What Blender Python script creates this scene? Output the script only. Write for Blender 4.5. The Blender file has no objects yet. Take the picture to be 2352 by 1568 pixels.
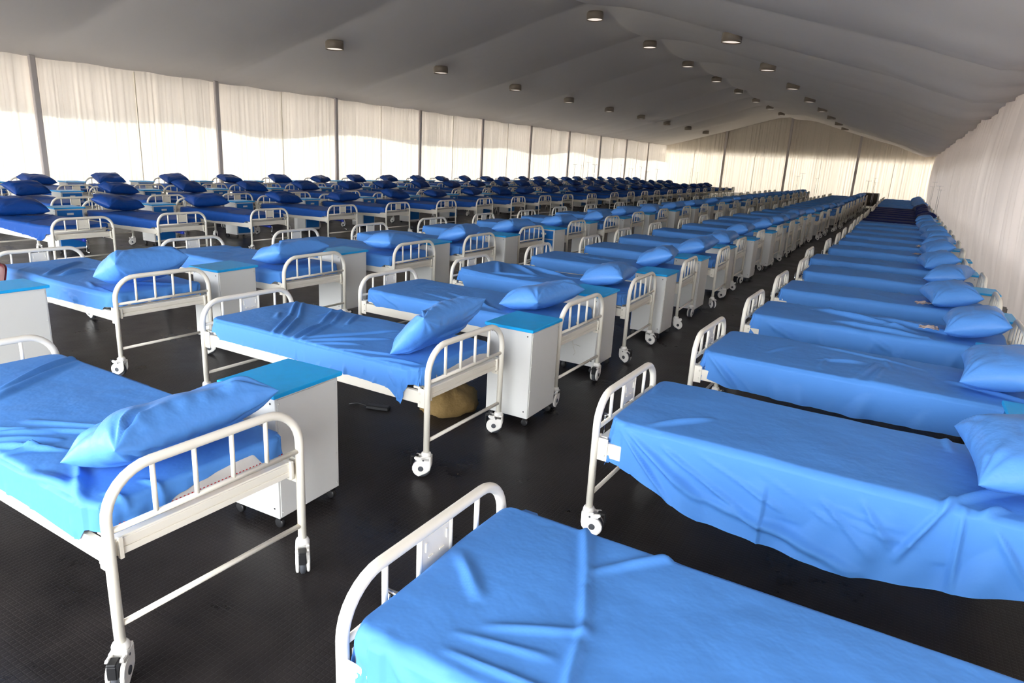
import bpy, math, random
import numpy as np
from mathutils import Vector, Matrix

random.seed(7)
rng = np.random.default_rng(7)
S = bpy.context.scene
C = S.collection
PI = math.pi

# ------------------------------------------------------------------ camera, sky, sun, exposure
F_PX, YAW, PITCH, ROLL, CAM_H = 1538.36, 0.505219, 0.267855, 0.054895, 2.048
_fwd = Vector((-math.sin(YAW) * math.cos(PITCH), math.cos(YAW) * math.cos(PITCH), -math.sin(PITCH)))
_right = Vector((math.cos(YAW), math.sin(YAW), 0))
_up = _right.cross(_fwd)
_r2 = math.cos(ROLL) * _right + math.sin(ROLL) * _up
_u2 = -math.sin(ROLL) * _right + math.cos(ROLL) * _up
cam_d = bpy.data.cameras.new('camera')
cam_d.sensor_width = 36.0
cam_d.lens = F_PX / 2352 * 36.0
cam_d.clip_end = 400
cam = bpy.data.objects.new('camera', cam_d)
C.objects.link(cam)
cam.matrix_world = Matrix(((_r2.x, _u2.x, -_fwd.x, 0), (_r2.y, _u2.y, -_fwd.y, 0),
                           (_r2.z, _u2.z, -_fwd.z, CAM_H), (0, 0, 0, 1)))
S.camera = cam

world = bpy.data.worlds.new('sky')
S.world = world
world.use_nodes = True
_bg = world.node_tree.nodes['Background']
_bg.inputs['Color'].default_value = (0.93, 0.96, 1.0, 1)
_bg.inputs['Strength'].default_value = 11.5

sun_d = bpy.data.lights.new('sun', 'SUN')
sun_d.energy = 15.0
sun_d.angle = math.radians(0.6)
sun_d.color = (1.0, 0.94, 0.84)
sun = bpy.data.objects.new('sun', sun_d)
C.objects.link(sun)
sun.rotation_euler = Vector((0.80, -0.42, -0.42)).to_track_quat('-Z', 'Y').to_euler()

vs = S.view_settings
vs.view_transform = 'Standard'
vs.look = 'None'
vs.gamma = 1.0
vs.use_curve_mapping = False
vs.exposure = 0.22
S.cycles.use_denoising = True
S.cycles.max_bounces = 8
S.cycles.diffuse_bounces = 4
S.cycles.glossy_bounces = 3
S.cycles.transmission_bounces = 4
S.cycles.sample_clamp_indirect = 10.0


def project(p):
    d = Vector(p) - Vector((0, 0, CAM_H))
    z = d.dot(_fwd)
    if z < 0.05:
        return None
    return 1176 + F_PX * d.dot(_r2) / z, 784 - F_PX * d.dot(_u2) / z


# ------------------------------------------------------------------ materials
def mat(name, col, rough=0.5, spec=0.5, metal=0.0, bump=None, var=None, sheen=0.0, coat=0.0):
    m = bpy.data.materials.new(name)
    m.use_nodes = True
    nt = m.node_tree
    b = nt.nodes['Principled BSDF']
    b.inputs['Base Color'].default_value = (*col, 1)
    b.inputs['Roughness'].default_value = rough
    b.inputs['Specular IOR Level'].default_value = spec
    b.inputs['Metallic'].default_value = metal
    if sheen:
        b.inputs['Sheen Weight'].default_value = sheen
        b.inputs['Sheen Roughness'].default_value = 0.5
    if coat:
        b.inputs['Coat Weight'].default_value = coat
    tc = nt.nodes.new('ShaderNodeTexCoord')
    if var:
        scale, amt = var
        n = nt.nodes.new('ShaderNodeTexNoise')
        n.inputs['Scale'].default_value = scale
        n.inputs['Detail'].default_value = 4
        nt.links.new(tc.outputs['Object'], n.inputs['Vector'])
        mx = nt.nodes.new('ShaderNodeMix')
        mx.data_type = 'RGBA'
        mx.inputs['A'].default_value = (*[c * (1 - amt) for c in col], 1)
        mx.inputs['B'].default_value = (*[min(1, c * (1 + amt)) for c in col], 1)
        nt.links.new(n.outputs['Fac'], mx.inputs['Factor'])
        nt.links.new(mx.outputs['Result'], b.inputs['Base Color'])
    if bump:
        scale, strength, dist = bump
        n = nt.nodes.new('ShaderNodeTexNoise')
        n.inputs['Scale'].default_value = scale
        n.inputs['Detail'].default_value = 3
        nt.links.new(tc.outputs['Object'], n.inputs['Vector'])
        bp = nt.nodes.new('ShaderNodeBump')
        bp.inputs['Strength'].default_value = strength
        bp.inputs['Distance'].default_value = dist
        nt.links.new(n.outputs['Fac'], bp.inputs['Height'])
        nt.links.new(bp.outputs['Normal'], b.inputs['Normal'])
    return m


M = {}
M['steel'] = mat('white_enamelled_steel', (0.89, 0.845, 0.735), 0.32, 0.5)
M['plastic'] = mat('white_castor_plastic', (0.85, 0.83, 0.78), 0.35)
M['rubber'] = mat('grey_castor_rubber', (0.06, 0.065, 0.075), 0.5)
M['black'] = mat('black_plastic', (0.012, 0.012, 0.013), 0.4)
M['chrome'] = mat('chrome', (0.75, 0.75, 0.76), 0.15, metal=1.0)
M['socket'] = mat('blue_crank_socket', (0.02, 0.05, 0.45), 0.4)
M['mattress'] = mat('white_mattress_ticking', (0.80, 0.78, 0.75), 0.85, 0.2, bump=(60, 0.2, 0.004))
M['red'] = mat('red_thread', (0.55, 0.03, 0.03), 0.7)
CLOTH = dict(rough=0.58, spec=0.22)
def wrinkle(m, sc=2.6, st=0.35):
    nt = m.node_tree
    b = nt.nodes['Principled BSDF']
    old = b.inputs['Normal'].links[0].from_socket if b.inputs['Normal'].links else None
    tc = nt.nodes.new('ShaderNodeTexCoord')
    n = nt.nodes.new('ShaderNodeTexNoise')
    n.noise_type = 'RIDGED_MULTIFRACTAL'
    n.inputs['Scale'].default_value = sc
    n.inputs['Detail'].default_value = 3
    n.inputs['Distortion'].default_value = 0.8
    nt.links.new(tc.outputs['Object'], n.inputs['Vector'])
    bp = nt.nodes.new('ShaderNodeBump')
    bp.inputs['Strength'].default_value = st
    bp.inputs['Distance'].default_value = 0.02
    nt.links.new(n.outputs['Fac'], bp.inputs['Height'])
    if old:
        nt.links.new(old, bp.inputs['Normal'])
    nt.links.new(bp.outputs['Normal'], b.inputs['Normal'])


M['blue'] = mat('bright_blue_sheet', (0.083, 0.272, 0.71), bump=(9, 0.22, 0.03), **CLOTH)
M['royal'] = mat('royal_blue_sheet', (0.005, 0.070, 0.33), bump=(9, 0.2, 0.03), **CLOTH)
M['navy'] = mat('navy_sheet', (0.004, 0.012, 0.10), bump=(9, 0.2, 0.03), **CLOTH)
M['satin'] = mat('bright_blue_pillowcase', (0.095, 0.295, 0.75), 0.42, 0.35, bump=(11, 0.25, 0.03))
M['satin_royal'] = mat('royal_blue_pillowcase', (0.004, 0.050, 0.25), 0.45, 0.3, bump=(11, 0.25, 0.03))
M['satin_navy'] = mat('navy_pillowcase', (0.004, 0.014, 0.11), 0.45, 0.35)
for _k in ('blue', 'royal', 'satin', 'satin_royal'):
    wrinkle(M[_k], *((2.6, 0.35) if 'satin' not in _k else (4.0, 0.55)))
M['cabinet'] = mat('pale_grey_laminate', (0.74, 0.74, 0.71), 0.45, 0.4, bump=(120, 0.08, 0.002))
M['cab_top'] = mat('azure_cabinet_top', (0.008, 0.41, 0.92), 0.4, 0.35, var=(14, 0.10))
M['drawer'] = mat('blue_cabinet_front', (0.008, 0.16, 0.52), 0.4, 0.45)
M['ceiling'] = mat('grey_white_liner', (0.77, 0.735, 0.71), 0.8, 0.15, bump=(0.8, 0.10, 0.3))
M['post'] = mat('fabric_covered_post', (0.62, 0.57, 0.55), 0.8, 0.2)
M['seam'] = mat('cream_seam', (0.92, 0.86, 0.74), 0.8, 0.1)
M['outer'] = mat('outer_tarpaulin', (0.75, 0.75, 0.74), 0.6, 0.3)
M['ground'] = mat('pale_bounce_ground', (0.46, 0.43, 0.38), 0.9, 0.1, var=(0.5, 0.1))
M['lamp'] = mat('dark_lamp_housing', (0.24, 0.20, 0.16), 0.4, 0.4)
M['reflector'] = mat('lamp_reflector', (0.85, 0.83, 0.80), 0.22, metal=1.0)
M['lens'] = mat('lamp_diffuser', (0.85, 0.82, 0.78), 0.4)
_l = M['lens'].node_tree.nodes['Principled BSDF']
_l.inputs['Emission Color'].default_value = (1.0, 0.88, 0.78, 1)
_l.inputs['Emission Strength'].default_value = 0.8
M['bundle'] = mat('tan_cloth', (0.22, 0.145, 0.055), 0.85, 0.2, bump=(14, 0.4, 0.03), var=(5, 0.2))
M['red_plastic'] = mat('red_plastic', (0.075, 0.002, 0.005), 0.4, 0.3)
M['wrap'] = mat('pale_wrapper', (0.62, 0.50, 0.44), 0.25, 0.6)
M['dark_panel'] = mat('dark_panel', (0.06, 0.046, 0.032), 0.5)
M['wire'] = mat('wire', (0.55, 0.52, 0.45), 0.5)


def curtain_mat(name, col, trans):
    """thin cloth: reflects col and lets trans through, in fine vertical streaks of the weave"""
    m = bpy.data.materials.new(name)
    m.use_nodes = True
    nt = m.node_tree
    nt.nodes.remove(nt.nodes['Principled BSDF'])
    out = nt.nodes['Material Output']
    tr = nt.nodes.new('ShaderNodeBsdfTranslucent')
    df = nt.nodes.new('ShaderNodeBsdfDiffuse')
    ad = nt.nodes.new('ShaderNodeAddShader')
    tc = nt.nodes.new('ShaderNodeTexCoord')
    mp = nt.nodes.new('ShaderNodeMapping')
    mp.inputs['Scale'].default_value = (9, 9, 0.15)
    n = nt.nodes.new('ShaderNodeTexNoise')
    n.inputs['Scale'].default_value = 1.0
    n.inputs['Detail'].default_value = 5
    nt.links.new(tc.outputs['Object'], mp.inputs['Vector'])
    nt.links.new(mp.outputs['Vector'], n.inputs['Vector'])
    cm = nt.nodes.new('ShaderNodeMix')
    cm.data_type = 'RGBA'
    cm.inputs['A'].default_value = (*[c * 0.72 for c in trans], 1)
    cm.inputs['B'].default_value = (*trans, 1)
    rm = nt.nodes.new('ShaderNodeMapRange')
    rm.inputs['From Min'].default_value = 0.35
    rm.inputs['From Max'].default_value = 0.65
    nt.links.new(n.outputs['Fac'], rm.inputs['Value'])
    nt.links.new(rm.outputs['Result'], cm.inputs['Factor'])
    nt.links.new(cm.outputs['Result'], tr.inputs['Color'])
    df.inputs['Color'].default_value = (*[c * 0.8 for c in col], 1)
    nt.links.new(tr.outputs['BSDF'], ad.inputs[0])
    nt.links.new(df.outputs['BSDF'], ad.inputs[1])
    nt.links.new(ad.outputs['Shader'], out.inputs['Surface'])
    return m


M['curtain'] = curtain_mat('sheer_white_curtain', (0.90, 0.86, 0.80), (0.095, 0.089, 0.079))
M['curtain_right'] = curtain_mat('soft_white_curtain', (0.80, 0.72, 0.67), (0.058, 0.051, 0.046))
M['valance'] = curtain_mat('thin_outer_valance', (0.3, 0.3, 0.3), (0.75, 0.73, 0.72))
M['gable'] = curtain_mat('gable_shade_panel', (0.3, 0.3, 0.3), (0.08, 0.075, 0.07))
M['curtain_warm'] = curtain_mat('sheer_cream_curtain', (0.90, 0.83, 0.72), (0.102, 0.090, 0.073))


def floor_mat():
    m = mat('black_rubber_matting', (0.011, 0.010, 0.010), 0.3, 0.16)
    nt = m.node_tree
    b = nt.nodes['Principled BSDF']
    tc = nt.nodes.new('ShaderNodeTexCoord')
    br = nt.nodes.new('ShaderNodeTexBrick')
    br.offset = 0.0
    br.inputs['Scale'].default_value = 1.0
    br.inputs['Brick Width'].default_value = 0.027
    br.inputs['Row Height'].default_value = 0.025
    br.inputs['Mortar Size'].default_value = 0.0035
    br.inputs['Mortar Smooth'].default_value = 0.5
    nt.links.new(tc.outputs['Object'], br.inputs['Vector'])
    seam = nt.nodes.new('ShaderNodeTexBrick')
    seam.offset = 0.3
    seam.inputs['Scale'].default_value = 1.0
    seam.inputs['Brick Width'].default_value = 9.0
    seam.inputs['Row Height'].default_value = 1.25
    seam.inputs['Mortar Size'].default_value = 0.010
    nt.links.new(tc.outputs['Object'], seam.inputs['Vector'])
    n = nt.nodes.new('ShaderNodeTexNoise')
    n.inputs['Scale'].default_value = 1.6
    n.inputs['Detail'].default_value = 6
    n.inputs['Roughness'].default_value = 0.65
    nt.links.new(tc.outputs['Object'], n.inputs['Vector'])
    rr = nt.nodes.new('ShaderNodeMapRange')
    rr.inputs['From Min'].default_value = 0.3
    rr.inputs['From Max'].default_value = 0.7
    rr.inputs['To Min'].default_value = 0.24
    rr.inputs['To Max'].default_value = 0.40
    nt.links.new(n.outputs['Fac'], rr.inputs['Value'])
    nt.links.new(rr.outputs['Result'], b.inputs['Roughness'])
    cr = nt.nodes.new('ShaderNodeValToRGB')
    cr.color_ramp.elements[0].position = 0.35
    cr.color_ramp.elements[0].color = (0.012, 0.0105, 0.0110, 1)
    cr.color_ramp.elements[1].position = 0.72
    cr.color_ramp.elements[1].color = (0.034, 0.029, 0.028, 1)
    nt.links.new(n.outputs['Fac'], cr.inputs['Fac'])
    nt.links.new(cr.outputs['Color'], b.inputs['Base Color'])
    n2 = nt.nodes.new('ShaderNodeTexNoise')
    n2.inputs['Scale'].default_value = 3.0
    n2.inputs['Detail'].default_value = 2
    nt.links.new(tc.outputs['Object'], n2.inputs['Vector'])
    b0 = nt.nodes.new('ShaderNodeBump')
    b0.inputs['Strength'].default_value = 0.25
    b0.inputs['Distance'].default_value = 0.02
    nt.links.new(n2.outputs['Fac'], b0.inputs['Height'])
    b1 = nt.nodes.new('ShaderNodeBump')
    b1.invert = True
    b1.inputs['Strength'].default_value = 0.35
    b1.inputs['Distance'].default_value = 0.003
    nt.links.new(br.outputs['Fac'], b1.inputs['Height'])
    nt.links.new(b0.outputs['Normal'], b1.inputs['Normal'])
    b2 = nt.nodes.new('ShaderNodeBump')
    b2.inputs['Strength'].default_value = 0.4
    b2.inputs['Distance'].default_value = 0.008
    nt.links.new(seam.outputs['Fac'], b2.inputs['Height'])
    nt.links.new(b1.outputs['Normal'], b2.inputs['Normal'])
    nt.links.new(b2.outputs['Normal'], b.inputs['Normal'])
    return m


M['floor'] = floor_mat()


# ------------------------------------------------------------------ mesh helpers
class MB:
    """collects shapes that become one mesh"""

    def __init__(self):
        self.v, self.f, self.sm, self.mi = [], [], [], []
        self.mat_index = 0

    def add(self, vs_, fs_, smooth=False):
        o = len(self.v)
        self.v += [tuple(p) for p in vs_]
        for f in fs_:
            self.f.append(tuple(i + o for i in f))
            self.sm.append(smooth)
            self.mi.append(self.mat_index)
        return self

    def box(self, x0, x1, y0, y1, z0, z1, b=0.0):
        if b <= 0:
            v = [(x, y, z) for x in (x0, x1) for y in (y0, y1) for z in (z0, z1)]
            f = [(0, 1, 3, 2), (4, 6, 7, 5), (0, 4, 5, 1), (2, 3, 7, 6), (0, 2, 6, 4), (1, 5, 7, 3)]
            return self.add(v, f)
        # chamfered box: 24 vertices
        v, idx = [], {}
        for sx in (0, 1):
            for sy in (0, 1):
                for sz in (0, 1):
                    cx, cy, cz = (x0, x1)[sx], (y0, y1)[sy], (z0, z1)[sz]
                    ix, iy, iz = cx + (b if sx == 0 else -b), cy + (b if sy == 0 else -b), cz + (b if sz == 0 else -b)
                    for k, p in enumerate(((cx, iy, iz), (ix, cy, iz), (ix, iy, cz))):
                        idx[(sx, sy, sz, k)] = len(v)
                        v.append(p)
        I = idx
        f = []
        for s in (0, 1):
            q = [I[(s, a, c, 0)] for a, c in ((0, 0), (1, 0), (1, 1), (0, 1))]
            f.append(q if s else q[::-1])
            q = [I[(a, s, c, 1)] for a, c in ((0, 0), (1, 0), (1, 1), (0, 1))]
            f.append(q[::-1] if s else q)
            q = [I[(a, c, s, 2)] for a, c in ((0, 0), (1, 0), (1, 1), (0, 1))]
            f.append(q if s else q[::-1])
        for a in (0, 1):
            for c in (0, 1):
                q = [I[(0, a, c, 1)], I[(1, a, c, 1)], I[(1, a, c, 2)], I[(0, a, c, 2)]]
                f.append(q if (a + c) % 2 == 0 else q[::-1])
                q = [I[(a, 0, c, 0)], I[(a, 0, c, 2)], I[(a, 1, c, 2)], I[(a, 1, c, 0)]]
                f.append(q if (a + c) % 2 == 0 else q[::-1])
                q = [I[(a, c, 0, 0)], I[(a, c, 1, 0)], I[(a, c, 1, 1)], I[(a, c, 0, 1)]]
                f.append(q if (a + c) % 2 == 0 else q[::-1])
        for a in (0, 1):
            for c in (0, 1):
                for d in (0, 1):
                    q = [I[(a, c, d, k)] for k in (0, 1, 2)]
                    f.append(q if (a + c + d) % 2 == 1 else q[::-1])
        return self.add(v, f)

    def tube(self, pts, r, n=10, caps=True):
        P = [Vector(p) for p in pts]
        rs = r if isinstance(r, (list, tuple)) else [r] * len(P)
        t0 = (P[1] - P[0]).normalized()
        ref = Vector((0, 0, 1)) if abs(t0.z) < 0.9 else Vector((1, 0, 0))
        nrm = (ref - t0 * ref.dot(t0)).normalized()
        vs_, fs_ = [], []
        for i, p in enumerate(P):
            if i == 0:
                t = t0
            elif i == len(P) - 1:
                t = (P[i] - P[i - 1]).normalized()
            else:
                t = ((P[i + 1] - p).normalized() + (p - P[i - 1]).normalized()).normalized()
            nrm = (nrm - t * nrm.dot(t)).normalized()
            bi = t.cross(nrm)
            for k in range(n):
                a = 2 * PI * k / n
                vs_.append(p + (nrm * math.cos(a) + bi * math.sin(a)) * rs[i])
        for i in range(len(P) - 1):
            for k in range(n):
                k2 = (k + 1) % n
                fs_.append((i * n + k, i * n + k2, (i + 1) * n + k2, (i + 1) * n + k))
        self.add(vs_, fs_, True)
        if caps:
            o = len(self.v) - len(vs_)
            self.f += [tuple(o + k for k in range(n))[::-1], tuple(o + (len(P) - 1) * n + k for k in range(n))]
            self.sm += [False, False]
            self.mi += [self.mat_index] * 2
        return self

    def lathe(self, prof, c=(0, 0, 0), axis='z', n=20, smooth=True):
        """prof: (radius, height) pairs along the axis"""
        vs_, fs_ = [], []
        for (r, h) in prof:
            for k in range(n):
                a = 2 * PI * k / n
                q = (r * math.cos(a), r * math.sin(a), h)
                if axis == 'y':
                    q = (q[0], q[2], q[1])
                elif axis == 'x':
                    q = (q[2], q[0], q[1])
                vs_.append((q[0] + c[0], q[1] + c[1], q[2] + c[2]))
        m = len(prof)
        for i in range(m - 1):
            for k in range(n):
                k2 = (k + 1) % n
                fs_.append((i * n + k, i * n + k2, (i + 1) * n + k2, (i + 1) * n + k))
        fs_.append(tuple(range(n))[::-1])
        fs_.append(tuple((m - 1) * n + k for k in range(n)))
        return self.add(vs_, fs_, smooth)

    def prism(self, poly, y0, y1, b=0.0):
        """outline in x,z extruded along y with softened rims"""
        n = len(poly)
        cx = sum(p[0] for p in poly) / n
        cz = sum(p[1] for p in poly) / n

        def ring(y, s):
            return [(cx + (p[0] - cx) * s, y, cz + (p[1] - cz) * s) for p in poly]
        rings = [ring(y0, 1)] if b <= 0 else [ring(y0, 0.9), ring(y0 + b, 1)]
        rings += [ring(y1, 1)] if b <= 0 else [ring(y1 - b, 1), ring(y1, 0.9)]
        vs_ = [p for r_ in rings for p in r_]
        fs_ = []
        for i in range(len(rings) - 1):
            for k in range(n):
                k2 = (k + 1) % n
                fs_.append((i * n + k, (i + 1) * n + k, (i + 1) * n + k2, i * n + k2))
        fs_.append(tuple(range(n)))
        fs_.append(tuple((len(rings) - 1) * n + k for k in range(n))[::-1])
        return self.add(vs_, fs_)

    def mesh(self, name, *mats):
        me = bpy.data.meshes.new(name)
        me.from_pydata(self.v, [], self.f)
        me.polygons.foreach_set('use_smooth', self.sm)
        me.polygons.foreach_set('material_index', self.mi)
        for m in mats:
            me.materials.append(M[m])
        me.update()
        return me


def grid_mesh(name, P, m, closed=False):
    """P: (rows, cols, 3) array"""
    r, c = P.shape[:2]
    v = P.reshape(-1, 3)
    i = np.arange(r * c).reshape(r, c)
    f = np.stack([i[:-1, :-1], i[:-1, 1:], i[1:, 1:], i[1:, :-1]], -1).reshape(-1, 4)
    me = bpy.data.meshes.new(name)
    me.from_pydata(v.tolist(), [], f.tolist())
    me.polygons.foreach_set('use_smooth', [True] * len(f))
    me.materials.append(M[m])
    me.update()
    return me


def ob(name, me, parent=None, loc=(0, 0, 0), rz=0.0):
    o = bpy.data.objects.new(name, me)
    C.objects.link(o)
    o.parent = parent
    o.location = loc
    if rz:
        o.rotation_euler = (0, 0, rz)
    return o


def tag(o, label, cat, group=None, kind=None):
    o['label'] = label
    o['category'] = cat
    if group:
        o['group'] = group
    if kind:
        o['kind'] = kind
    return o


def struct(name, me, loc=(0, 0, 0)):
    o = ob(name, me, None, loc)
    o['kind'] = 'structure'
    return o


def noise1(x, seed, n=24, lo=1.0, hi=8.0):
    g = np.random.default_rng(seed)
    k = g.uniform(lo, hi, n)
    p = g.uniform(0, 6.28, n)
    a = g.uniform(0.4, 1, n) / np.sqrt(n)
    return (np.sin(np.multiply.outer(x, k) + p) * a).sum(-1)


def noise2(x, y, seed, lo=2.0, hi=9.0, n=18, stretch=(1, 1)):
    g = np.random.default_rng(seed)
    out = np.zeros_like(x)
    wx = x * stretch[0]
    wy = y * stretch[1]
    for _ in range(n):
        k = g.uniform(lo, hi)
        t = g.uniform(0, 6.28)
        w = 0.35 * np.sin(1.7 * wx * g.uniform(.5, 2) + 2.1 * wy * g.uniform(.5, 2) + g.uniform(0, 6))
        out += np.sin(k * (wx * math.cos(t) + wy * math.sin(t)) + g.uniform(0, 6.28) + w * 2) * g.uniform(.4, 1)
    return out / math.sqrt(n)


# ------------------------------------------------------------------ the tent: floor, curtains, posts, ceiling
XL, XR, XC = -20.55, 1.86, -9.35
Y0, Y1, BAY, YP = -2.7, 65.8, 5.57, 10.1
EAVE, RIDGE = 3.97, 7.06

fl = MB().add([(XL - 0.6, Y0 - 3, 0), (XR + 0.6, Y0 - 3, 0), (XR + 0.6, Y1 + 0.8, 0), (XL - 0.6, Y1 + 0.8, 0)], [(0, 1, 2, 3)])
struct('floor', fl.mesh('floor', 'floor'))
gr = MB().add([(-160, -160, -0.04), (140, -160, -0.04), (140, 200, -0.04), (-160, 200, -0.04)], [(0, 1, 2, 3)])  # unseen ground outside, added to bounce light up the lower walls
struct('ground', gr.mesh('ground', 'ground'))


def bay_sag(y):
    return np.abs(np.sin(PI * (y - YP) / BAY)) ** 0.9


def roof_z(x, y):
    """liner height: straight slopes that hang between frames, billow along the ridge and gather at the eaves"""
    t = np.clip(np.abs(x - XC) / (XR - XC), 0, 1.02)
    base = RIDGE + (EAVE - RIDGE) * t
    sag = bay_sag(y)
    belly = np.sin(PI * np.clip(t, 0, 1)) ** 0.8
    z = base - 0.08 * belly - 0.20 * sag * (0.3 + 0.7 * belly) * np.clip((1.02 - t) * 6, 0.12, 1)
    ridge = np.exp(-(t / 0.14) ** 2)
    rs = (x - XC) / (XR - XC)
    z -= ridge * 0.06 + 0.40 * sag * np.exp(-((rs - 0.025) / 0.10) ** 2)
    right = np.clip((x - XC) / (XR - XC), 0, 1)
    z -= np.clip((right - 0.74) / 0.2, 0, 1) * np.clip((1.01 - t) * 12, 0.12, 1) * 0.34 * sag
    z -= 0.035 * np.clip((t - 0.5) / 0.5, 0, 1) * np.abs(np.sin(PI * (y - YP) / BAY * 3 + 0.8 * t))
    z -= 0.012 * np.abs(np.sin(PI * (y - YP) / BAY * 2 + 1.1)) * (1 - ridge)
    return z


ny = 620
ys = np.linspace(Y0 - 0.3, Y1 + 0.05, ny)
xs = XC + (XR - XC + 0.03) * np.concatenate([-np.linspace(1, 0, 46)[:-1] ** 1.15, np.linspace(0, 1, 46) ** 1.15])
Yg, Xg = np.meshgrid(ys, xs, indexing='ij')
struct('ceiling', grid_mesh('ceiling', np.stack([Xg, Yg, roof_z(Xg, Yg)], -1), 'ceiling'))
# weatherproof roof skin above the liner
rf = MB().add([(XL - 0.5, Y0 - 0.5, EAVE - 0.02), (XC, Y0 - 0.5, RIDGE + 0.35), (XR + 0.5, Y0 - 0.5, EAVE - 0.02),
               (XL - 0.5, Y1 + 0.6, EAVE - 0.02), (XC, Y1 + 0.6, RIDGE + 0.35), (XR + 0.5, Y1 + 0.6, EAVE - 0.02)],
              [(0, 1, 4, 3), (1, 2, 5, 4)])
struct('roof', rf.mesh('roof', 'outer'))


def side_curtain(name, x, sgn, amp, lo, hi, seed, m, bil=0.0):
    n = int((Y1 - Y0) / 0.035)
    y = np.linspace(Y0, Y1, n)
    zz = np.array([0.0, 0.4, 0.8, 1.2, 1.6, 2.0, 2.4, 2.8, 3.2, 3.5, 3.75, 4.02])
    P = np.zeros((len(zz), n, 3))
    ph = np.cumsum(1 + 0.5 * noise1(y, seed + 1, 16, 0.3, 2.0)) * (y[1] - y[0])
    f1 = noise1(ph, seed, 30, lo, hi)
    f2 = noise1(ph, seed + 2, 12, 1.0, 3.0)
    for k, z in enumerate(zz):
        tight = 0.35 if z > 3.7 else 1.0
        lean = 0.04 * noise1(y + 0.06 * z, seed + 5, 10, 0.4, 1.4)
        yb = y + 0.25 * math.sin(z * 0.7) + 0.35 * noise1(y, seed + 9, 8, 0.3, 1.1)
        puff = bil * (0.45 + 0.55 * math.sin(PI * min(z, 3.9) / 4.2)) * np.abs(np.sin(PI * (yb - YP) / 1.86)) ** 0.7
        P[k, :, 0] = x + sgn * (amp * tight * (f1 + 0.8 * f2) + lean + puff)
        P[k, :, 1] = y + 0.05 * noise1(y, seed + 7, 10, 1, 4) * (4 - z) / 4
        P[k, :, 2] = z
    return struct(name, grid_mesh(name, P, m))


side_curtain('wall_left', XL, 1, 0.028, 22, 60, 11, 'curtain')
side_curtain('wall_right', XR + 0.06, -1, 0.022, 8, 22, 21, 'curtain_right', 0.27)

# end curtain follows the gable
nx = 560
x = np.linspace(XL, XR, nx)
top = roof_z(x, np.full_like(x, Y1)) + 0.06
fr = np.linspace(0, 1, 9)
P = np.zeros((len(fr), nx, 3))
f1 = noise1(x, 31, 30, 14, 40)
for k, t in enumerate(fr):
    P[k, :, 0] = x
    P[k, :, 1] = Y1 - 0.03 * f1 - 0.02 * noise1(x, 33, 10, 1, 3)
    P[k, :, 2] = top * t
struct('wall_back', grid_mesh('wall_back', P, 'curtain_warm'))


def panel(name, pts, thick, m):
    """a hanging outer tarpaulin: outline in order, thickness vector"""
    n = len(pts)
    T = Vector(thick)
    a = [Vector(p) for p in pts]
    v = a + [p + T for p in a]
    f = [tuple(range(n)), tuple(range(2 * n - 1, n - 1, -1))]
    for i in range(n):
        j = (i + 1) % n
        f.append((i, i + n, j + n, j))
    return struct(name, MB().add(v, f).mesh(name, m))


def valance(name, x, dx, zlo, wob, seed):
    y = np.linspace(Y0 - 0.3, Y1 + 0.3, 220)
    e = zlo + wob * np.sin(2 * PI * (y - YP) / (BAY * 2) + 0.7) + 0.12 * noise1(y, seed, 14, 0.2, 1.2)
    pts = [(x, a, b) for a, b in zip(y, e)] + [(x, Y1 + 0.3, EAVE + 0.05), (x, Y0 - 0.3, EAVE + 0.05)]
    panel(name, pts, (dx, 0, 0), 'valance')


valance('wall_left_valance', XL - 0.22, -0.02, 2.55, 0.10, 41)
valance('wall_right_valance', XR + 0.22, 0.02, 2.75, 0.08, 42)
panel('wall_back_gable_shade', [(XL - 0.4, Y1 + 0.25, 3.55), (XR + 0.4, Y1 + 0.25, 3.55), (XR + 0.4, Y1 + 0.25, EAVE), (XC, Y1 + 0.25, RIDGE + 0.3),
                          (XL - 0.4, Y1 + 0.25, EAVE)], (0, 0.02, 0), 'gable')  # outer panel added behind the curtain to block light from the gable
panel('unseen_front_gable', [(XL - 0.3, Y0 - 0.2, 3.3), (XR + 0.3, Y0 - 0.2, 3.3), (XR + 0.3, Y0 - 0.2, EAVE), (XC, Y0 - 0.2, RIDGE + 0.3), (XL - 0.3, Y0 - 0.2, EAVE)], (0, -0.02, 0), 'outer')  # unseen front panel; its hem and distance shape the daylight coming in


def post(name, x, y, h, sx, sy, mt='post'):
    m = MB()
    m.box(x - sx, x + sx, y - sy, y + sy, 0, h, 0.02)
    return struct(name, m.mesh(name, mt))


k = 0
for i in range(-2, 10):
    if YP + BAY * i < Y0:
        continue
    yy = YP + BAY * i
    post('pillar_%d' % (k + 1), XL + 0.10, yy, EAVE + 0.0, 0.05, 0.08)
    k += 1
for i in range(0, 9):     # slim mullion seams halfway along each left bay
    yy = YP + BAY * (i + 0.5)
    post('trim_%d' % (i + 1), XL + 0.075, yy, EAVE - 0.06, 0.008, 0.012, 'seam')
for i, xx in enumerate((-14.95, -9.45, -3.80)):
    post('pillar_%d' % (k + 1), xx, Y1 - 0.14, float(roof_z(np.array([xx]), np.array([Y1]))[0]), 0.10, 0.06)
    k += 1
for i, xx in enumerate((-17.7, -12.2, -6.6, -1.0)):
    post('trim_%d' % (10 + i), xx, Y1 - 0.10, 3.5, 0.014, 0.010, 'seam')


# ------------------------------------------------------------------ bed parts (local: head at +x, near sides at +-y, floor z = 0)
BL, BW = 2.21, 0.90
HX, HY = BL / 2, BW / 2
TR = 0.0205


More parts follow.
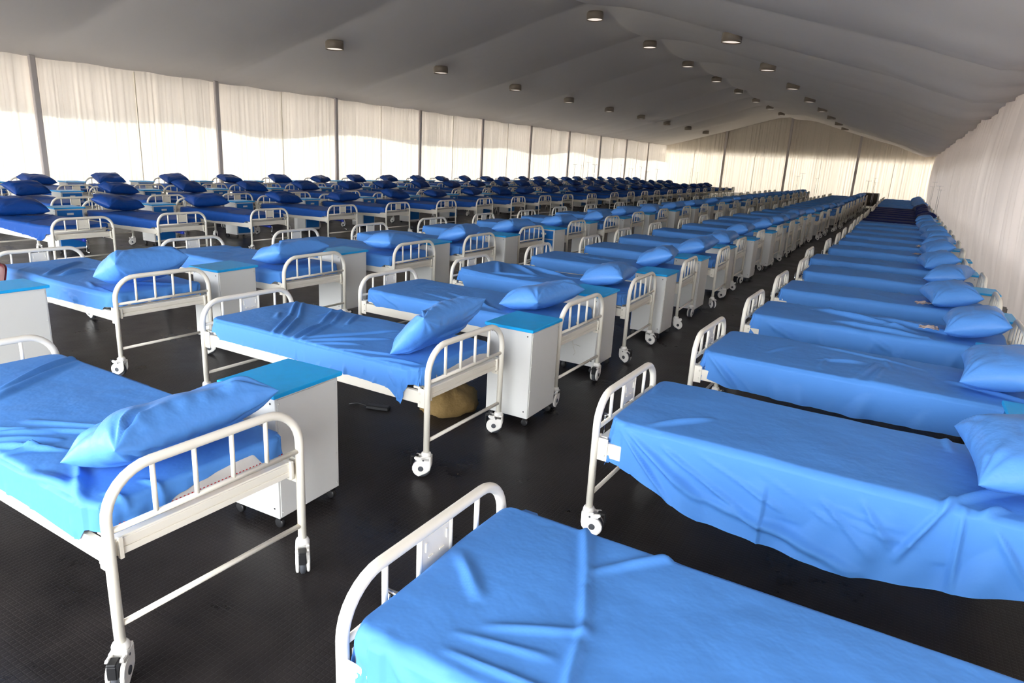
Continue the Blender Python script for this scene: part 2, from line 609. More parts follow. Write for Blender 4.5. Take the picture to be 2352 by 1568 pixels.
def arch_points(xe, ztop, rb, z0=0.165, seg=8):
    pts = [(xe, -HY, z0), (xe, -HY, ztop - rb)]
    for i in range(1, seg + 1):
        a = PI - (PI / 2) * i / seg
        pts.append((xe, -HY + rb + rb * math.cos(a), ztop - rb + rb * math.sin(a)))
    for i in range(0, seg + 1):
        a = PI / 2 - (PI / 2) * i / seg
        pts.append((xe, HY - rb + rb * math.cos(a), ztop - rb + rb * math.sin(a)))
    pts.append((xe, HY, z0))
    return pts


ZH, ZF, ZMID, ZLOW = 0.872, 0.826, 0.647, 0.25
SP = (-0.262, -0.087, 0.087, 0.262)


def castor_housing(m, n=14):
    """socket cup over a rounded fork that reaches back to the wheel axle; stem at the origin"""
    m.lathe([(0.024, 0.178), (0.030, 0.172), (0.034, 0.160), (0.034, 0.148)], n=n)
    out = [(0.036, 0.150), (0.036, 0.085), (0.030, 0.060), (0.010, 0.040)]
    for i in range(9):
        a = -PI / 2 - 0.25 - i * (PI * 0.95) / 8
        out.append((-0.028 + 0.058 * math.cos(a), 0.068 + 0.058 * math.sin(a)))
    out += [(-0.060, 0.128), (-0.074, 0.142), (-0.066, 0.150), (-0.036, 0.146), (-0.030, 0.152)]
    m.prism(out[::-1], 0.017, 0.034, 0.004)
    m.prism(out[::-1], -0.034, -0.017, 0.004)
    m.box(-0.030, 0.036, -0.034, 0.034, 0.122, 0.152, 0.006)
    return m


def castor_wheel(n=20):
    m = MB()
    m.lathe([(0.030, -0.015), (0.052, -0.015), (0.0615, -0.009), (0.0615, 0.009), (0.052, 0.015), (0.030, 0.015)], (-0.028, 0, 0.0635), 'y', n)
    m.lathe([(0.014, -0.0365), (0.018, -0.0362), (0.018, 0.0362), (0.014, 0.0365)], (-0.028, 0, 0.0685), 'y', n)
    m.lathe([(0.004, -0.0352), (0.006, -0.0350), (0.006, 0.0350), (0.004, 0.0352)], (-0.012, 0, 0.128), 'y', 8)
    return m


ME = {}
ME['housing'] = castor_housing(MB()).mesh('castor_housing', 'plastic')
ME['wheel'] = castor_wheel().mesh('castor_wheel', 'rubber')
lv = MB()
lv.box(-0.100, -0.052, -0.018, 0.018, 0.138, 0.152, 0.004)
lv.box(-0.100, -0.090, -0.018, 0.018, 0.082, 0.142, 0.004)
ME['lever'] = lv.mesh('brake_lever', 'black')
_fc = castor_housing(MB(), 8)
_fc.mat_index = 1
_fc.lathe([(0.040, -0.015), (0.0615, -0.010), (0.0615, 0.010), (0.040, 0.015)], (-0.028, 0, 0.0635), 'y', 12)
_fc.lathe([(0.018, -0.036), (0.018, 0.036)], (-0.028, 0, 0.0685), 'y', 10)
ME['castor_small'] = _fc.mesh('castor', 'plastic', 'rubber')

ME['head_arch'] = MB().tube(arch_points(HX, ZH, 0.185), TR, 14).mesh('head_arch', 'steel')
ME['foot_arch'] = MB().tube(arch_points(-HX, ZF, 0.165), TR, 14).mesh('foot_arch', 'steel')
for nm, xe, zt in (('head', HX, ZH), ('foot', -HX, ZF)):
    ME[nm + '_rail'] = MB().tube([(xe, -HY + 0.01, ZMID), (xe, HY - 0.01, ZMID)], 0.0125, 10).mesh(nm + '_cross_rail', 'steel')
    ME[nm + '_low'] = MB().tube([(xe, -HY + 0.01, ZLOW), (xe, HY - 0.01, ZLOW)], 0.0125, 10).mesh(nm + '_lower_rail', 'steel')
    ME[nm + '_spindle'] = MB().tube([(xe, 0, ZMID), (xe, 0, zt)], 0.0105, 8).mesh(nm + '_spindle', 'steel')
cp = MB()
cp.box(-HX - 0.004, -HX + 0.004, -0.080, 0.080, 0.672, 0.800, 0.002)
for (ya, yb, za, zb) in ((-0.062, -0.056, 0.745, 0.780), (0.056, 0.062, 0.745, 0.780), (-0.045, -0.018, 0.716, 0.721), (0.018, 0.045, 0.716, 0.721)):
    cp.box(-HX - 0.009, -HX - 0.003, ya, yb, za, zb)
    cp.box(-HX + 0.003, -HX + 0.009, ya, yb, za, zb)
ME['card'] = cp.mesh('card_plate', 'steel')


def beam(sx):
    m = MB()
    x0, x1 = sorted((sx * (HX - 0.058), sx * (HX - 0.018)))
    m.box(x0, x1, -HY + 0.03, HY - 0.03, 0.525, 0.598, 0.003)
    xo = x1 if sx > 0 else x0
    m.box(min(xo, xo + sx * 0.007), max(xo, xo + sx * 0.007), -HY + 0.035, HY - 0.035, 0.560, 0.592, 0.002)
    m.box(min(xo, xo + sx * 0.007), max(xo, xo + sx * 0.007), -HY + 0.035, HY - 0.035, 0.525, 0.553, 0.002)
    for s in (-1, 1):   # welded flange at each leg
        m.box(min(xo, xo + sx * 0.018), max(xo, xo + sx * 0.018), s * (HY - 0.045) - 0.008, s * (HY - 0.045) + 0.008, 0.515, 0.605, 0.002)
    return m


ME['beam_head'] = beam(1).mesh('end_beam', 'steel')
ME['beam_foot'] = beam(-1).mesh('end_beam', 'steel')
for s, nm in ((-1, 'rail_near'), (1, 'rail_far')):
    m = MB()
    m.box(-HX + 0.03, HX - 0.03, s * 0.432 - 0.014, s * 0.432 + 0.014, 0.490, 0.575, 0.003)
    for xx in (-0.55, 0.1, 0.62):
        m.lathe([(0.004, -0.0155), (0.005, 0.0155)], (xx, s * 0.432, 0.505), 'y', 6)
    ME[nm] = m.mesh('side_rail', 'steel')
    for sx, e in ((1, 'h'), (-1, 'f')):
        m = MB()
        a, b = sorted((sx * (HX - 0.005), sx * (HX - 0.075)))
        m.box(a, b, s * 0.450 - 0.003, s * 0.450 + 0.003, 0.470, 0.600, 0.002)
        for zz in (0.505, 0.565):
            m.lathe([(0.009, -0.007), (0.006, 0.007)] if s > 0 else [(0.006, -0.007), (0.009, 0.007)], (sx * (HX - 0.058), s * 0.453, zz), 'y', 8)
        ME['bracket_%s_%d' % (e, s)] = m.mesh('corner_bracket', 'steel')
m = MB()
for i in range(17):
    xx = -HX + 0.11 + i * (BL - 0.22) / 16
    m.box(xx - 0.028, xx + 0.028, -0.42, 0.42, 0.578, 0.596, 0.003)
for yy in (-0.2, 0.2):
    m.box(-HX + 0.06, HX - 0.06, yy - 0.012, yy + 0.012, 0.548, 0.578)
ME['slats'] = m.mesh('slatted_base', 'steel')
fr_ = MB()
for s in (-1, 1):
    fr_.box(-HX + 0.02, HX - 0.02, s * 0.437 - 0.016, s * 0.437 + 0.016, 0.485, 0.590)
    x0, x1 = sorted((s * (HX - 0.05), s * (HX - 0.015)))
    fr_.box(x0, x1, -HY + 0.02, HY - 0.02, 0.525, 0.598)
fr_.box(-HX + 0.08, HX - 0.08, -0.42, 0.42, 0.578, 0.594)
ME['frame_small'] = fr_.mesh('bed_frame', 'steel')
for nm, xe, zt, rb in (('head', HX, ZH, 0.185), ('foot', -HX, ZF, 0.165)):
    m = MB().tube(arch_points(xe, zt, rb, seg=5), TR, 8)
    m.tube([(xe, -HY, ZMID), (xe, HY, ZMID)], 0.0125, 6).tube([(xe, -HY, ZLOW), (xe, HY, ZLOW)], 0.0125, 6)
    for yy in SP:
        m.tube([(xe, yy, ZMID), (xe, yy, zt)], 0.0105, 6)
    if nm == 'foot':
        m.box(xe - 0.004, xe + 0.004, -0.08, 0.08, 0.672, 0.80)
    ME[nm + '_small'] = m.mesh(nm + 'board', 'steel')


def crank(up):
    """screw socket under the foot beam and the folding handle"""
    a = MB().lathe([(0.020, -HX - 0.012), (0.026, -HX - 0.008), (0.026, -HX + 0.055), (0.018, -HX + 0.075), (0.012, -HX + 0.5)], (0, 0, 0.492), 'x', 12)
    h = MB()
    if up:
        h.tube([(-HX - 0.012, 0, 0.492), (-HX - 0.075, 0, 0.492)], 0.008, 8)
        h.tube([(-HX - 0.070, 0, 0.492), (-HX - 0.070, 0.0, 0.625)], 0.006, 8)
        h.tube([(-HX - 0.074, 0.0, 0.625), (-HX + 0.040, 0.0, 0.622)], 0.010, 10)
    else:
        h.tube([(-HX - 0.012, 0, 0.492), (-HX - 0.060, 0, 0.492)], 0.008, 8)
        h.tube([(-HX - 0.055, 0, 0.495), (-HX - 0.060, 0.03, 0.330)], 0.006, 8)
        h.tube([(-HX - 0.055, 0.03, 0.332), (-HX - 0.150, 0.03, 0.322)], 0.010, 10)
    return a.mesh('crank', 'socket'), h.mesh('crank_handle', 'chrome')


ME['crank_up'], ME['handle_up'] = crank(True)
ME['crank_down'], ME['handle_down'] = crank(False)


RC = 0.085


def rounded(hx, hy, rc, n=7):
    pts = []
    for cx_, cy_, a0 in ((hx - rc, hy - rc, 0), (-hx + rc, hy - rc, PI / 2), (-hx + rc, -hy + rc, PI), (hx - rc, -hy + rc, 1.5 * PI)):
        for i in range(n + 1):
            a = a0 + PI / 2 * i / n
            pts.append((cx_ + rc * math.cos(a), cy_ + rc * math.sin(a)))
    return pts


def mattress_mesh():
    m = MB()
    rings = [(0.015, 0.598), (0.0, 0.612), (0.0, 0.690), (0.012, 0.702)]
    loops = [[(p[0], p[1], z) for p in rounded(1.03 - d, 0.425 - d, RC - d)] for d, z in rings]
    n = len(loops[0])
    v = [p for l_ in loops for p in l_]
    f = [(a * n + b, a * n + (b + 1) % n, (a + 1) * n + (b + 1) % n, (a + 1) * n + b) for a in range(len(rings) - 1) for b in range(n)]
    f += [tuple(range(n))[::-1], tuple((len(rings) - 1) * n + b for b in range(n))]
    return m.add(v, f).mesh('mattress', 'mattress')


ME['mattress'] = mattress_mesh()
st = MB()
yy = -0.41
while yy < 0.41:
    st.box(1.0285, 1.0325, yy, yy + 0.013, 0.606, 0.613)
    st.box(1.0285, 1.0325, yy + 0.004, yy + 0.011, 0.613, 0.622)
    yy += 0.018
ME['stitching'] = st.mesh('red_stitching', 'red')


# ------------------------------------------------------------------ sheets
TOPZ = 0.716


def seg_dist(a, b, p, q):
    dx, dy = q[0] - p[0], q[1] - p[1]
    L2 = dx * dx + dy * dy + 1e-9
    t = np.clip(((b - p[0]) * dx + (a - p[1]) * dy) / L2, 0, 1)
    return np.hypot(b - p[0] - t * dx, a - p[1] - t * dy), t


def sheet_mesh(name, m, near=None, far=None, head=0.12, foot=0.12, folds=(), rand=6, seed=1, na=54, nb=110, amp=0.007, wave=0.014, flare=0.05,
               waveL=0.20, foot_h=0.0, dip=None, xh=1.035, x0_=-1.045, rc=RC, tuck=True):
    """near/far: list of (x, drop) giving the hanging length along the -y / +y side.
    folds: (x0, y0, x1, y1, width, height) ridges in flat cloth coordinates"""
    near = near or [(-1, 0.16), (1, 0.16)]
    far = far or [(-1, 0.10), (1, 0.10)]
    hy, hx0, hx1 = 0.438, x0_, xh
    r = 0.024

    def spread(lo, hi, d0, d1, n, dres=0.24 if na < 70 else 0.42):
        nd = max(7, int(n * dres))
        t0 = np.linspace(-1, 0, nd, endpoint=False)
        t1 = np.linspace(0, 1, n)
        t2 = np.linspace(0, 1, nd + 1)[1:]
        return np.concatenate([t0, t1 * 0, t2]), np.concatenate([np.full(nd, lo), lo + (hi - lo) * t1, np.full(nd, hi)])
    ta, ya = spread(-hy + r, hy - r, 0, 0, na)
    tb, xb = spread(hx0 + r, hx1 - r, 0, 0, nb)
    TA, TB = np.meshgrid(ta, tb, indexing='ij')
    YA, XB = np.meshgrid(ya, xb, indexing='ij')
    dn = np.interp(XB, [q[0] for q in near], [q[1] for q in near])
    df = np.interp(XB, [q[0] for q in far], [q[1] for q in far])
    if tuck:      # the cloth lifts over the rail ends
        tk = np.clip((np.abs(XB) - 0.90) / 0.05, 0, 1)
        dn = dn + tk * np.minimum(0, 0.126 - dn)
        df = df + tk * np.minimum(0, 0.126 - df)
    da = np.where(TA < 0, TA * dn, TA * df)
    hd = np.interp(YA, [q[0] for q in head], [q[1] for q in head]) if isinstance(head, (list, tuple)) else head
    if tuck:
        hd = np.minimum(hd, 0.126 + 0.05 * (np.abs(YA) < 0.40))
        foot = np.minimum(foot, 0.126 + 0.05 * (np.abs(YA) < 0.40))
    db = np.where(TB < 0, TB * foot, TB * hd)
    A, B = YA + da, XB + db                      # flat cloth coordinates
    Lq = (np.abs(da) ** 3 + np.abs(db) ** 3) ** (1 / 3) + 1e-9
    hyp = np.hypot(da, db) + 1e-9
    ux, uy = db / hyp, da / hyp
    phi = np.clip(Lq / r, 0, PI / 2)
    ext = np.clip(Lq - r * PI / 2, 0, None)
    out = r * np.sin(phi) + ext * flare
    down = r * (1 - np.cos(phi)) + ext * math.sqrt(1 - flare * flare)
    cx, cy = np.clip(XB, hx0 + r, hx1 - r), np.clip(YA, -hy + r, hy - r)
    # inside the rim the flat top continues to the edge
    cx = np.where(np.abs(db) > 0, cx, np.where(np.abs(da) > 0, np.clip(XB, hx0 + r, hx1 - r), XB * 0 + np.clip(XB, hx0 + r, hx1 - r)))
    X = cx + ux * out
    Y = cy + uy * out
    Z = TOPZ - down
    P = np.stack([X, Y, Z], -1)
    # soft plan corners
    xm = np.where(P[..., 0] < 0, -hx0, 1.045)
    lx = np.abs(P[..., 0]) - (xm - rc)
    ly = np.abs(P[..., 1]) - (hy - rc)
    cm_ = (lx > 0) & (ly > 0)
    sc = np.where(cm_, np.maximum(lx, ly) / (np.hypot(lx, ly) + 1e-9), 1.0)
    P[..., 0] = np.where(cm_, np.sign(P[..., 0]) * (xm - rc + lx * sc), P[..., 0])
    P[..., 1] = np.where(cm_, np.sign(P[..., 1]) * (hy - rc + ly * sc), P[..., 1])
    # normals
    d1 = np.gradient(P, axis=0)
    d2 = np.gradient(P, axis=1)
    N = np.cross(d2, d1)
    N /= np.linalg.norm(N, axis=-1, keepdims=True) + 1e-12
    side = np.clip(ext / 0.06, 0, 1)
    ref = N[..., 0] * ux * side + N[..., 1] * uy * side + N[..., 2] * (1.05 - side)
    N *= np.where(ref < 0, -1, 1)[..., None]
    g = np.random.default_rng(seed)
    H = amp * np.abs(noise2(B, A, seed, 2.5, 9, 14)) + 0.4 * amp * noise2(B, A, seed + 1, 9, 22, 14)
    fl_ = list(folds)
    for _ in range(rand):
        x0, y0 = g.uniform(-0.9, 0.9), g.uniform(-0.42, 0.42)
        ang = g.uniform(-0.9, 0.9) + (PI / 2 if g.random() < 0.45 else 0)
        L = g.uniform(0.25, 0.8)
        fl_.append((x0, y0, x0 + L * math.cos(ang), y0 + L * math.sin(ang), g.uniform(0.012, 0.03), g.uniform(0.006, 0.016)))
    warpA = A + 0.025 * noise2(B, A, seed + 3, 2, 6, 8)
    warpB = B + 0.025 * noise2(B, A, seed + 4, 2, 6, 8)
    for (x0, y0, x1, y1, w, h) in fl_:
        d, t = seg_dist(warpA, warpB, (x0, y0), (x1, y1))
        taper = np.clip(np.sin(PI * np.clip(t * 0.92 + 0.04, 0, 1)), 0, 1) ** 0.6
        h = h * 1.7
        H = np.maximum(H, 0) + h * taper * np.exp(-(d / w) ** 2) - 0.25 * h * taper * np.exp(-(d / (2.6 * w)) ** 2)
    # hanging folds
    per = np.where(np.abs(da) >= np.abs(db), B + 0.35 * np.abs(da) * np.sign(B + 0.2), A)
    wv = np.sin(per * 2 * PI / waveL + 2.2 * noise1(per, seed + 6, 8, 1, 4) + seed) + 0.5 * np.sin(per * 2 * PI / (waveL * 0.43) + seed * 2)
    H = H + wave * side * wv * np.clip(ext / 0.12, 0.25, 2.2)
    H = H + 0.007 * side * (np.abs(db) > np.abs(da)) * np.sin(A * 2 * PI / 0.11 + 3 * noise1(A, seed + 8, 8, 2, 9))
    P += N * H[..., None]
    if foot_h:
        P[..., 2] += foot_h * np.clip((-0.2 - B) / 0.8, 0, 1) * (np.hypot(da, db) < 1e-6)
    if dip is not None:
        for (x0, y0, rx, ry, d) in dip:
            P[..., 2] -= d * np.exp(-(((B - x0) / rx) ** 2 + ((A - y0) / ry) ** 2)) * (1 - side)
    # never sink below the mattress top / inside its sides
    inside = (np.abs(P[..., 0]) < 1.03) & (np.abs(P[..., 1]) < 0.425)
    P[..., 2] = np.where(inside & (P[..., 2] < 0.703) & (side < 0.05), 0.703, P[..., 2])
    nb_ = (np.abs(da) > 0) & (np.abs(P[..., 0]) < (1.01 if hx0 < -1.05 else 0.95)) & (np.abs(db) < 1e-6) & (P[..., 2] < 0.70) & (P[..., 2] > 0.44)
    P[..., 1] = np.where(nb_ & (da < 0), np.minimum(P[..., 1], np.where(np.abs(P[..., 0]) > 0.95, -0.460, -0.454)), P[..., 1])
    P[..., 1] = np.where(nb_ & (da > 0), np.maximum(P[..., 1], np.where(np.abs(P[..., 0]) > 0.95, 0.466, 0.454)), P[..., 1])
    return grid_mesh(name, P, m)


def pillow_mesh(name, m, lx=0.44, ly=0.70, h=0.17, seed=1, n=40, flop=0.0, slump=0.0, crumple=1.0):
    u = np.sin(np.linspace(-1, 1, n) * PI / 2)
    U, V = np.meshgrid(u, u, indexing='ij')
    X = lx / 2 * U * (1 - 0.10 * (1 - V ** 2) * np.abs(U) ** 2)
    Y = ly / 2 * V * (1 - 0.06 * (1 - U ** 2) * np.abs(V) ** 2)
    T = h / 2 * np.clip(1 - np.abs(U) ** 2.8, 0, 1) ** 0.5 * np.clip(1 - np.abs(V) ** 4.5, 0, 1) ** 0.55
    edge = np.clip((1 - np.maximum(np.abs(U), np.abs(V))) * 4, 0, 1)
    cr = np.hypot(1 - np.abs(U), 1 - np.abs(V))
    ang = np.arctan2(1 - np.abs(V), 1 - np.abs(U) + 1e-6)
    w = 0.016 * crumple * np.exp(-(cr / 0.55) ** 2) * np.sin(ang * 13 + seed + 2 * np.sign(U) + 3 * np.sign(V)) * np.clip(cr * 3, 0, 1)
    w += 0.009 * crumple * noise2(X * 6, Y * 4, seed, 1, 4, 12) + 0.010 * crumple * np.clip(np.abs(noise2(X * 3, Y * 3, seed + 5, 2, 5, 8)) - 0.2, 0, 1) * np.sign(X + 0.01)
    w += 0.006 * crumple * np.sin(Y * 60 + 4 * noise2(X * 4, Y * 4, seed + 9, 1, 3, 6)) * np.exp(-((1 - np.abs(U)) / 0.25) ** 2)
    g = slump * (V ** 2) * ly + flop * U * ly * 0.3
    top = np.stack([X, Y, T + w * edge], -1)
    bot = np.stack([X, Y, -0.72 * T + 0.5 * w * edge], -1)
    for Q in (top, bot):
        Q[..., 2] -= g
    # rim stays shared so that the seam is closed
    me = bpy.data.meshes.new(name)
    v = np.concatenate([top.reshape(-1, 3), bot.reshape(-1, 3)])
    i = np.arange(n * n).reshape(n, n)
    j = i + n * n
    rim = np.zeros((n, n), bool)
    rim[0, :] = rim[-1, :] = rim[:, 0] = rim[:, -1] = True
    j = np.where(rim, i, j)
    f = np.concatenate([np.stack([i[:-1, :-1], i[1:, :-1], i[1:, 1:], i[:-1, 1:]], -1).reshape(-1, 4),
                        np.stack([j[:-1, :-1], j[:-1, 1:], j[1:, 1:], j[1:, :-1]], -1).reshape(-1, 4)])
    used = np.unique(f)
    remap = np.full(len(v), -1)
    remap[used] = np.arange(len(used))
    me.from_pydata(v[used].tolist(), [], remap[f].tolist())
    me.polygons.foreach_set('use_smooth', [True] * len(f))
    me.materials.append(M[m])
    me.update()
    return me


# ------------------------------------------------------------------ where every bed stands: (x of head leg, y of near leg, turn)
ORD = ['first', 'second', 'third', 'fourth', 'fifth', 'sixth', 'seventh', 'eighth', 'ninth', 'tenth', 'eleventh', 'twelfth', 'thirteenth', 'fourteenth',
       'fifteenth', 'sixteenth', 'seventeenth', 'eighteenth', 'nineteenth', 'twentieth', 'twenty-first', 'twenty-second', 'twenty-third', 'twenty-fourth',
       'twenty-fifth', 'twenty-sixth', 'twenty-seventh', 'twenty-eighth', 'twenty-ninth', 'thirtieth', 'thirty-first', 'thirty-second']


def fill(lst, x, pitch, yend, jx=0.04, jt=0.012):
    lst = list(lst)
    y = lst[-1][1]
    while y + pitch < yend:
        y += pitch + random.uniform(-0.12, 0.12)
        lst.append((x + random.uniform(-jx, jx), y, random.uniform(-jt, jt)))
    return lst


# right-hand rows are given by their head x; the row by the right curtain by foot x + length
rowR = [(-1.19 + BL, 1.21, -0.01), (-1.215 + BL, 3.17, -0.022), (-1.15 + BL, 4.91, -0.02), (-1.12 + BL, 6.62, -0.02), (-1.12 + BL, 8.37, -0.02),
        (-1.09 + BL, 10.25, -0.015), (-1.19 + BL, 11.92, -0.01), (-1.09 + BL, 14.0, -0.01), (-1.05 + BL, 15.82, 0), (-1.05 + BL, 17.6, 0), (-1.02 + BL, 19.32, 0),
        (-1.05 + BL, 21.2, 0), (-1.05 + BL, 23.1, 0)]
rowR = fill(rowR, -1.02 + BL, 1.85, 51.5)
rowM = [(-2.293, 1.19, -0.024), (-2.384, 3.25, -0.010), (-2.28, 4.94, -0.010), (-2.292, 6.59, 0.02), (-2.285, 8.45, 0.05), (-2.235, 10.2, 0.03), (-2.33, 12.0, 0.02),
        (-2.36, 14.05, 0.02), (-2.30, 16.05, 0.01), (-2.27, 17.85, 0.01), (-2.30, 19.75, 0), (-2.30, 21.65, 0), (-2.15, 23.65, 0), (-2.12, 25.6, 0), (-1.98, 27.6, 0), (-1.95, 29.6, 0)]
rowM = fill(rowM, -2.0, 1.9, 51)
rowA = [(-5.69, 1.50, -0.02), (-5.692, 3.236, -0.02), (-5.62, 5.02, -0.02), (-5.57, 6.78, 0.01), (-5.54, 8.37, 0.0), (-5.62, 10.22, -0.02), (-5.62, 12.18, 0.02), (-5.62, 14.1, 0), (-5.72, 16.15, 0),
        (-5.72, 18.25, 0), (-5.70, 20.55, 0), (-5.70, 22.75, 0), (-5.65, 25.0, 0), (-5.6, 27.2, 0), (-5.55, 29.4, 0)]
rowA = fill(rowA, -5.6, 1.95, 51)
# left-hand rows: (x of foot leg, y of near leg, turn); heads point to the left curtain
rowB = [(-10.62, 5.20, 0.02), (-10.65, 6.88, 0.0), (-10.62, 8.72, 0.01), (-10.66, 10.78, 0), (-10.68, 12.72, 0), (-10.66, 14.75, 0), (-10.72, 16.8, 0), (-10.75, 18.9, 0), (-10.72, 20.75, 0),
        (-10.72, 22.6, 0), (-10.70, 24.8, 0), (-10.68, 27.2, 0), (-10.66, 29.2, 0)]
rowB = fill(rowB, -10.7, 1.95, 52)
rowD = fill([(-14.15, 5.05, 0.0), (-14.15, 7.0, 0.01), (-14.2, 8.98, 0.0), (-14.2, 10.85, 0), (-14.2, 12.8, 0), (-14.2, 14.8, 0)], -14.2, 1.95, 54)
rowE = fill([(-17.55, 6.95, 0.0), (-17.55, 8.86, 0.0), (-17.58, 10.75, 0.0), (-17.58, 12.75, 0), (-17.6, 14.8, 0)], -17.6, 1.95, 56)

rows = [
    # key, list, flipped, cloth, pillow, row phrase
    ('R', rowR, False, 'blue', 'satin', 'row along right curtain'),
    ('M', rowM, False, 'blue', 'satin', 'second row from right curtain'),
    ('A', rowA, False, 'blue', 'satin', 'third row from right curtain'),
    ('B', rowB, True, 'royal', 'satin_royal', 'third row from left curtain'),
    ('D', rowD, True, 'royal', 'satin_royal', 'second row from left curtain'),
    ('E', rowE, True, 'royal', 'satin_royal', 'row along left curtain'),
]

# ------------------------------------------------------------------ sheet shapes
long_near = [(-1.2, 0.20), (-0.95, 0.24), (-0.6, 0.36), (-0.1, 0.42), (0.5, 0.45), (1.1, 0.44)]
SH = {}
SH['R0'] = sheet_mesh('bed_sheet', 'blue', tuck=False, near=[(-1.1, 0.34), (-0.7, 0.36), (1, 0.4)], far=[(-1, 0.14), (1, 0.14)], foot=0.22, rand=2, seed=3, na=84, nb=200, x0_=-1.078, rc=0.06, amp=0.005,
                      folds=[(-0.78, 0.50, -0.60, 0.15, 0.020, 0.016), (-0.61, 0.17, -0.49, -0.08, 0.020, 0.015), (-0.50, -0.06, -0.40, -0.42, 0.020, 0.014), (-1.04, 0.04, -0.85, -0.12, 0.022, 0.014), (-0.80, -0.30, -0.52, -0.22, 0.018, 0.008),
                             (-0.78, -0.38, -0.45, -0.33, 0.014, 0.008), (-1.06, -0.46, -0.90, -0.66, 0.03, 0.02), (-0.95, -0.45, -0.7, -0.62, 0.03, 0.016)])
SH['R1'] = sheet_mesh('bed_sheet', 'blue', tuck=False, near=[(-1.2, 0.22), (-0.95, 0.27), (-0.5, 0.43), (0.1, 0.47), (0.5, 0.42), (0.83, 0.34), (1.1, 0.28)], far=[(-1, 0.16), (1, 0.2)], foot=0.22, rand=2, seed=5, na=84, nb=200, wave=0.008, flare=0.10, waveL=0.5, amp=0.005,
                      folds=[(-0.95, -0.455, -0.49, -0.72, 0.025, 0.035), (-0.51, -0.70, 0.23, -0.85, 0.025, 0.035), (-0.98, -0.47, -0.62, -0.78, 0.015, 0.027), (-0.75, -0.48, -0.24, -0.75, 0.017, 0.027), (-0.26, -0.73, 0.27, -0.83, 0.019, 0.024),
                             (-0.58, -0.47, -0.03, -0.70, 0.014, 0.019), (-0.3, -0.48, 0.15, -0.66, 0.012, 0.014), (-0.05, -0.47, 0.30, -0.74, 0.015, 0.016), (0.19, -0.46, 0.38, -0.68, 0.017, 0.019), (0.55, -0.40, 0.40, -0.72, 0.019, 0.030), (0.60, -0.42, 0.62, -0.80, 0.017, 0.027),
                             (0.53, -0.44, 0.78, -0.10, 0.022, 0.027), (0.66, -0.45, 0.74, -0.36, 0.019, 0.024), (0.70, -0.46, 0.85, -0.70, 0.019, 0.024), (0.0, -0.55, 0.45, -0.58, 0.010, 0.009), (0.1, -0.60, 0.5, -0.64, 0.010, 0.009), (-0.98, 0.10, -1.0, 0.3, 0.017, 0.011)])
SH['R2'] = sheet_mesh('bed_sheet', 'blue', tuck=False, near=[(-1.1, 0.20), (-0.8, 0.25), (0, 0.27), (1.1, 0.24)], far=[(-1, 0.16), (1, 0.2)], foot=0.20, rand=6, seed=8, na=70, nb=150, waveL=0.4, flare=0.07,
                      folds=[(-1.0, -0.46, -0.75, -0.68, 0.02, 0.025), (-0.9, -0.46, -0.6, -0.70, 0.03, 0.022), (0.0, -0.42, 0.1, 0.1, 0.02, 0.012), (0.10, -0.42, 0.15, 0.0, 0.02, 0.012)])
SH['R3'] = sheet_mesh('bed_sheet', 'blue', tuck=False, near=[(-1.1, 0.22), (-0.5, 0.28), (1.1, 0.25)], far=[(-1, 0.16), (1, 0.2)], foot=0.20, rand=8, seed=12, na=60, nb=130, waveL=0.3, wave=0.016, flare=0.08,
                      folds=[(-0.5, 0.25, 0.3, -0.1, 0.035, 0.04), (-0.2, 0.2, 0.7, 0.0, 0.04, 0.035), (-0.3, -0.2, 0.4, -0.35, 0.03, 0.03), (-0.9, -0.46, -0.5, -0.66, 0.03, 0.03), (0.0, -0.44, 0.25, -0.62, 0.03, 0.025)])
SH['M0'] = sheet_mesh('bed_sheet', 'blue', near=[(-1.1, 0.16), (0.5, 0.17), (0.85, 0.19), (1.1, 0.17)], far=[(-1, 0.14), (1, 0.12)],
                      head=[(-0.44, 0.15), (-0.2, 0.13), (-0.12, 0.085), (0.12, 0.05), (0.24, 0.045), (0.30, 0.12), (0.44, 0.13)], foot=0.14, rand=3, seed=17, na=84, nb=200, wave=0.005, waveL=0.24, amp=0.006,
                      folds=[(-0.50, -0.15, -0.86, 0.42, 0.032, 0.030), (-0.42, -0.20, -0.76, 0.40, 0.024, 0.018), (0.05, -0.28, 0.48, 0.03, 0.013, 0.016), (0.0, -0.20, 0.52, 0.10, 0.022, 0.014), (0.05, -0.44, 0.32, -0.20, 0.014, 0.016),
                             (0.12, -0.44, 0.40, -0.26, 0.014, 0.016), (0.20, -0.40, 0.46, -0.24, 0.012, 0.012), (0.0, -0.36, 0.22, -0.18, 0.013, 0.014), (0.28, -0.42, 0.34, -0.26, 0.012, 0.014), (-0.15, -0.42, 0.1, -0.25, 0.014, 0.014),
                             (0.50, -0.44, 0.86, -0.38, 0.020, 0.016), (0.62, -0.26, 0.95, -0.44, 0.020, 0.018), (0.85, -0.44, 0.92, -0.78, 0.016, 0.009), (0.76, -0.46, 0.82, -0.78, 0.014, 0.008), (0.68, -0.45, 0.72, -0.78, 0.014, 0.006),
                             (0.30, -0.45, 0.42, -0.78, 0.03, 0.008), (-0.10, -0.45, 0.10, -0.78, 0.03, 0.008), (0.5, -0.45, 0.58, -0.78, 0.02, 0.006), (0.95, -0.35, 1.10, -0.33, 0.014, 0.012), (0.97, -0.22, 1.12, -0.20, 0.014, 0.012)])
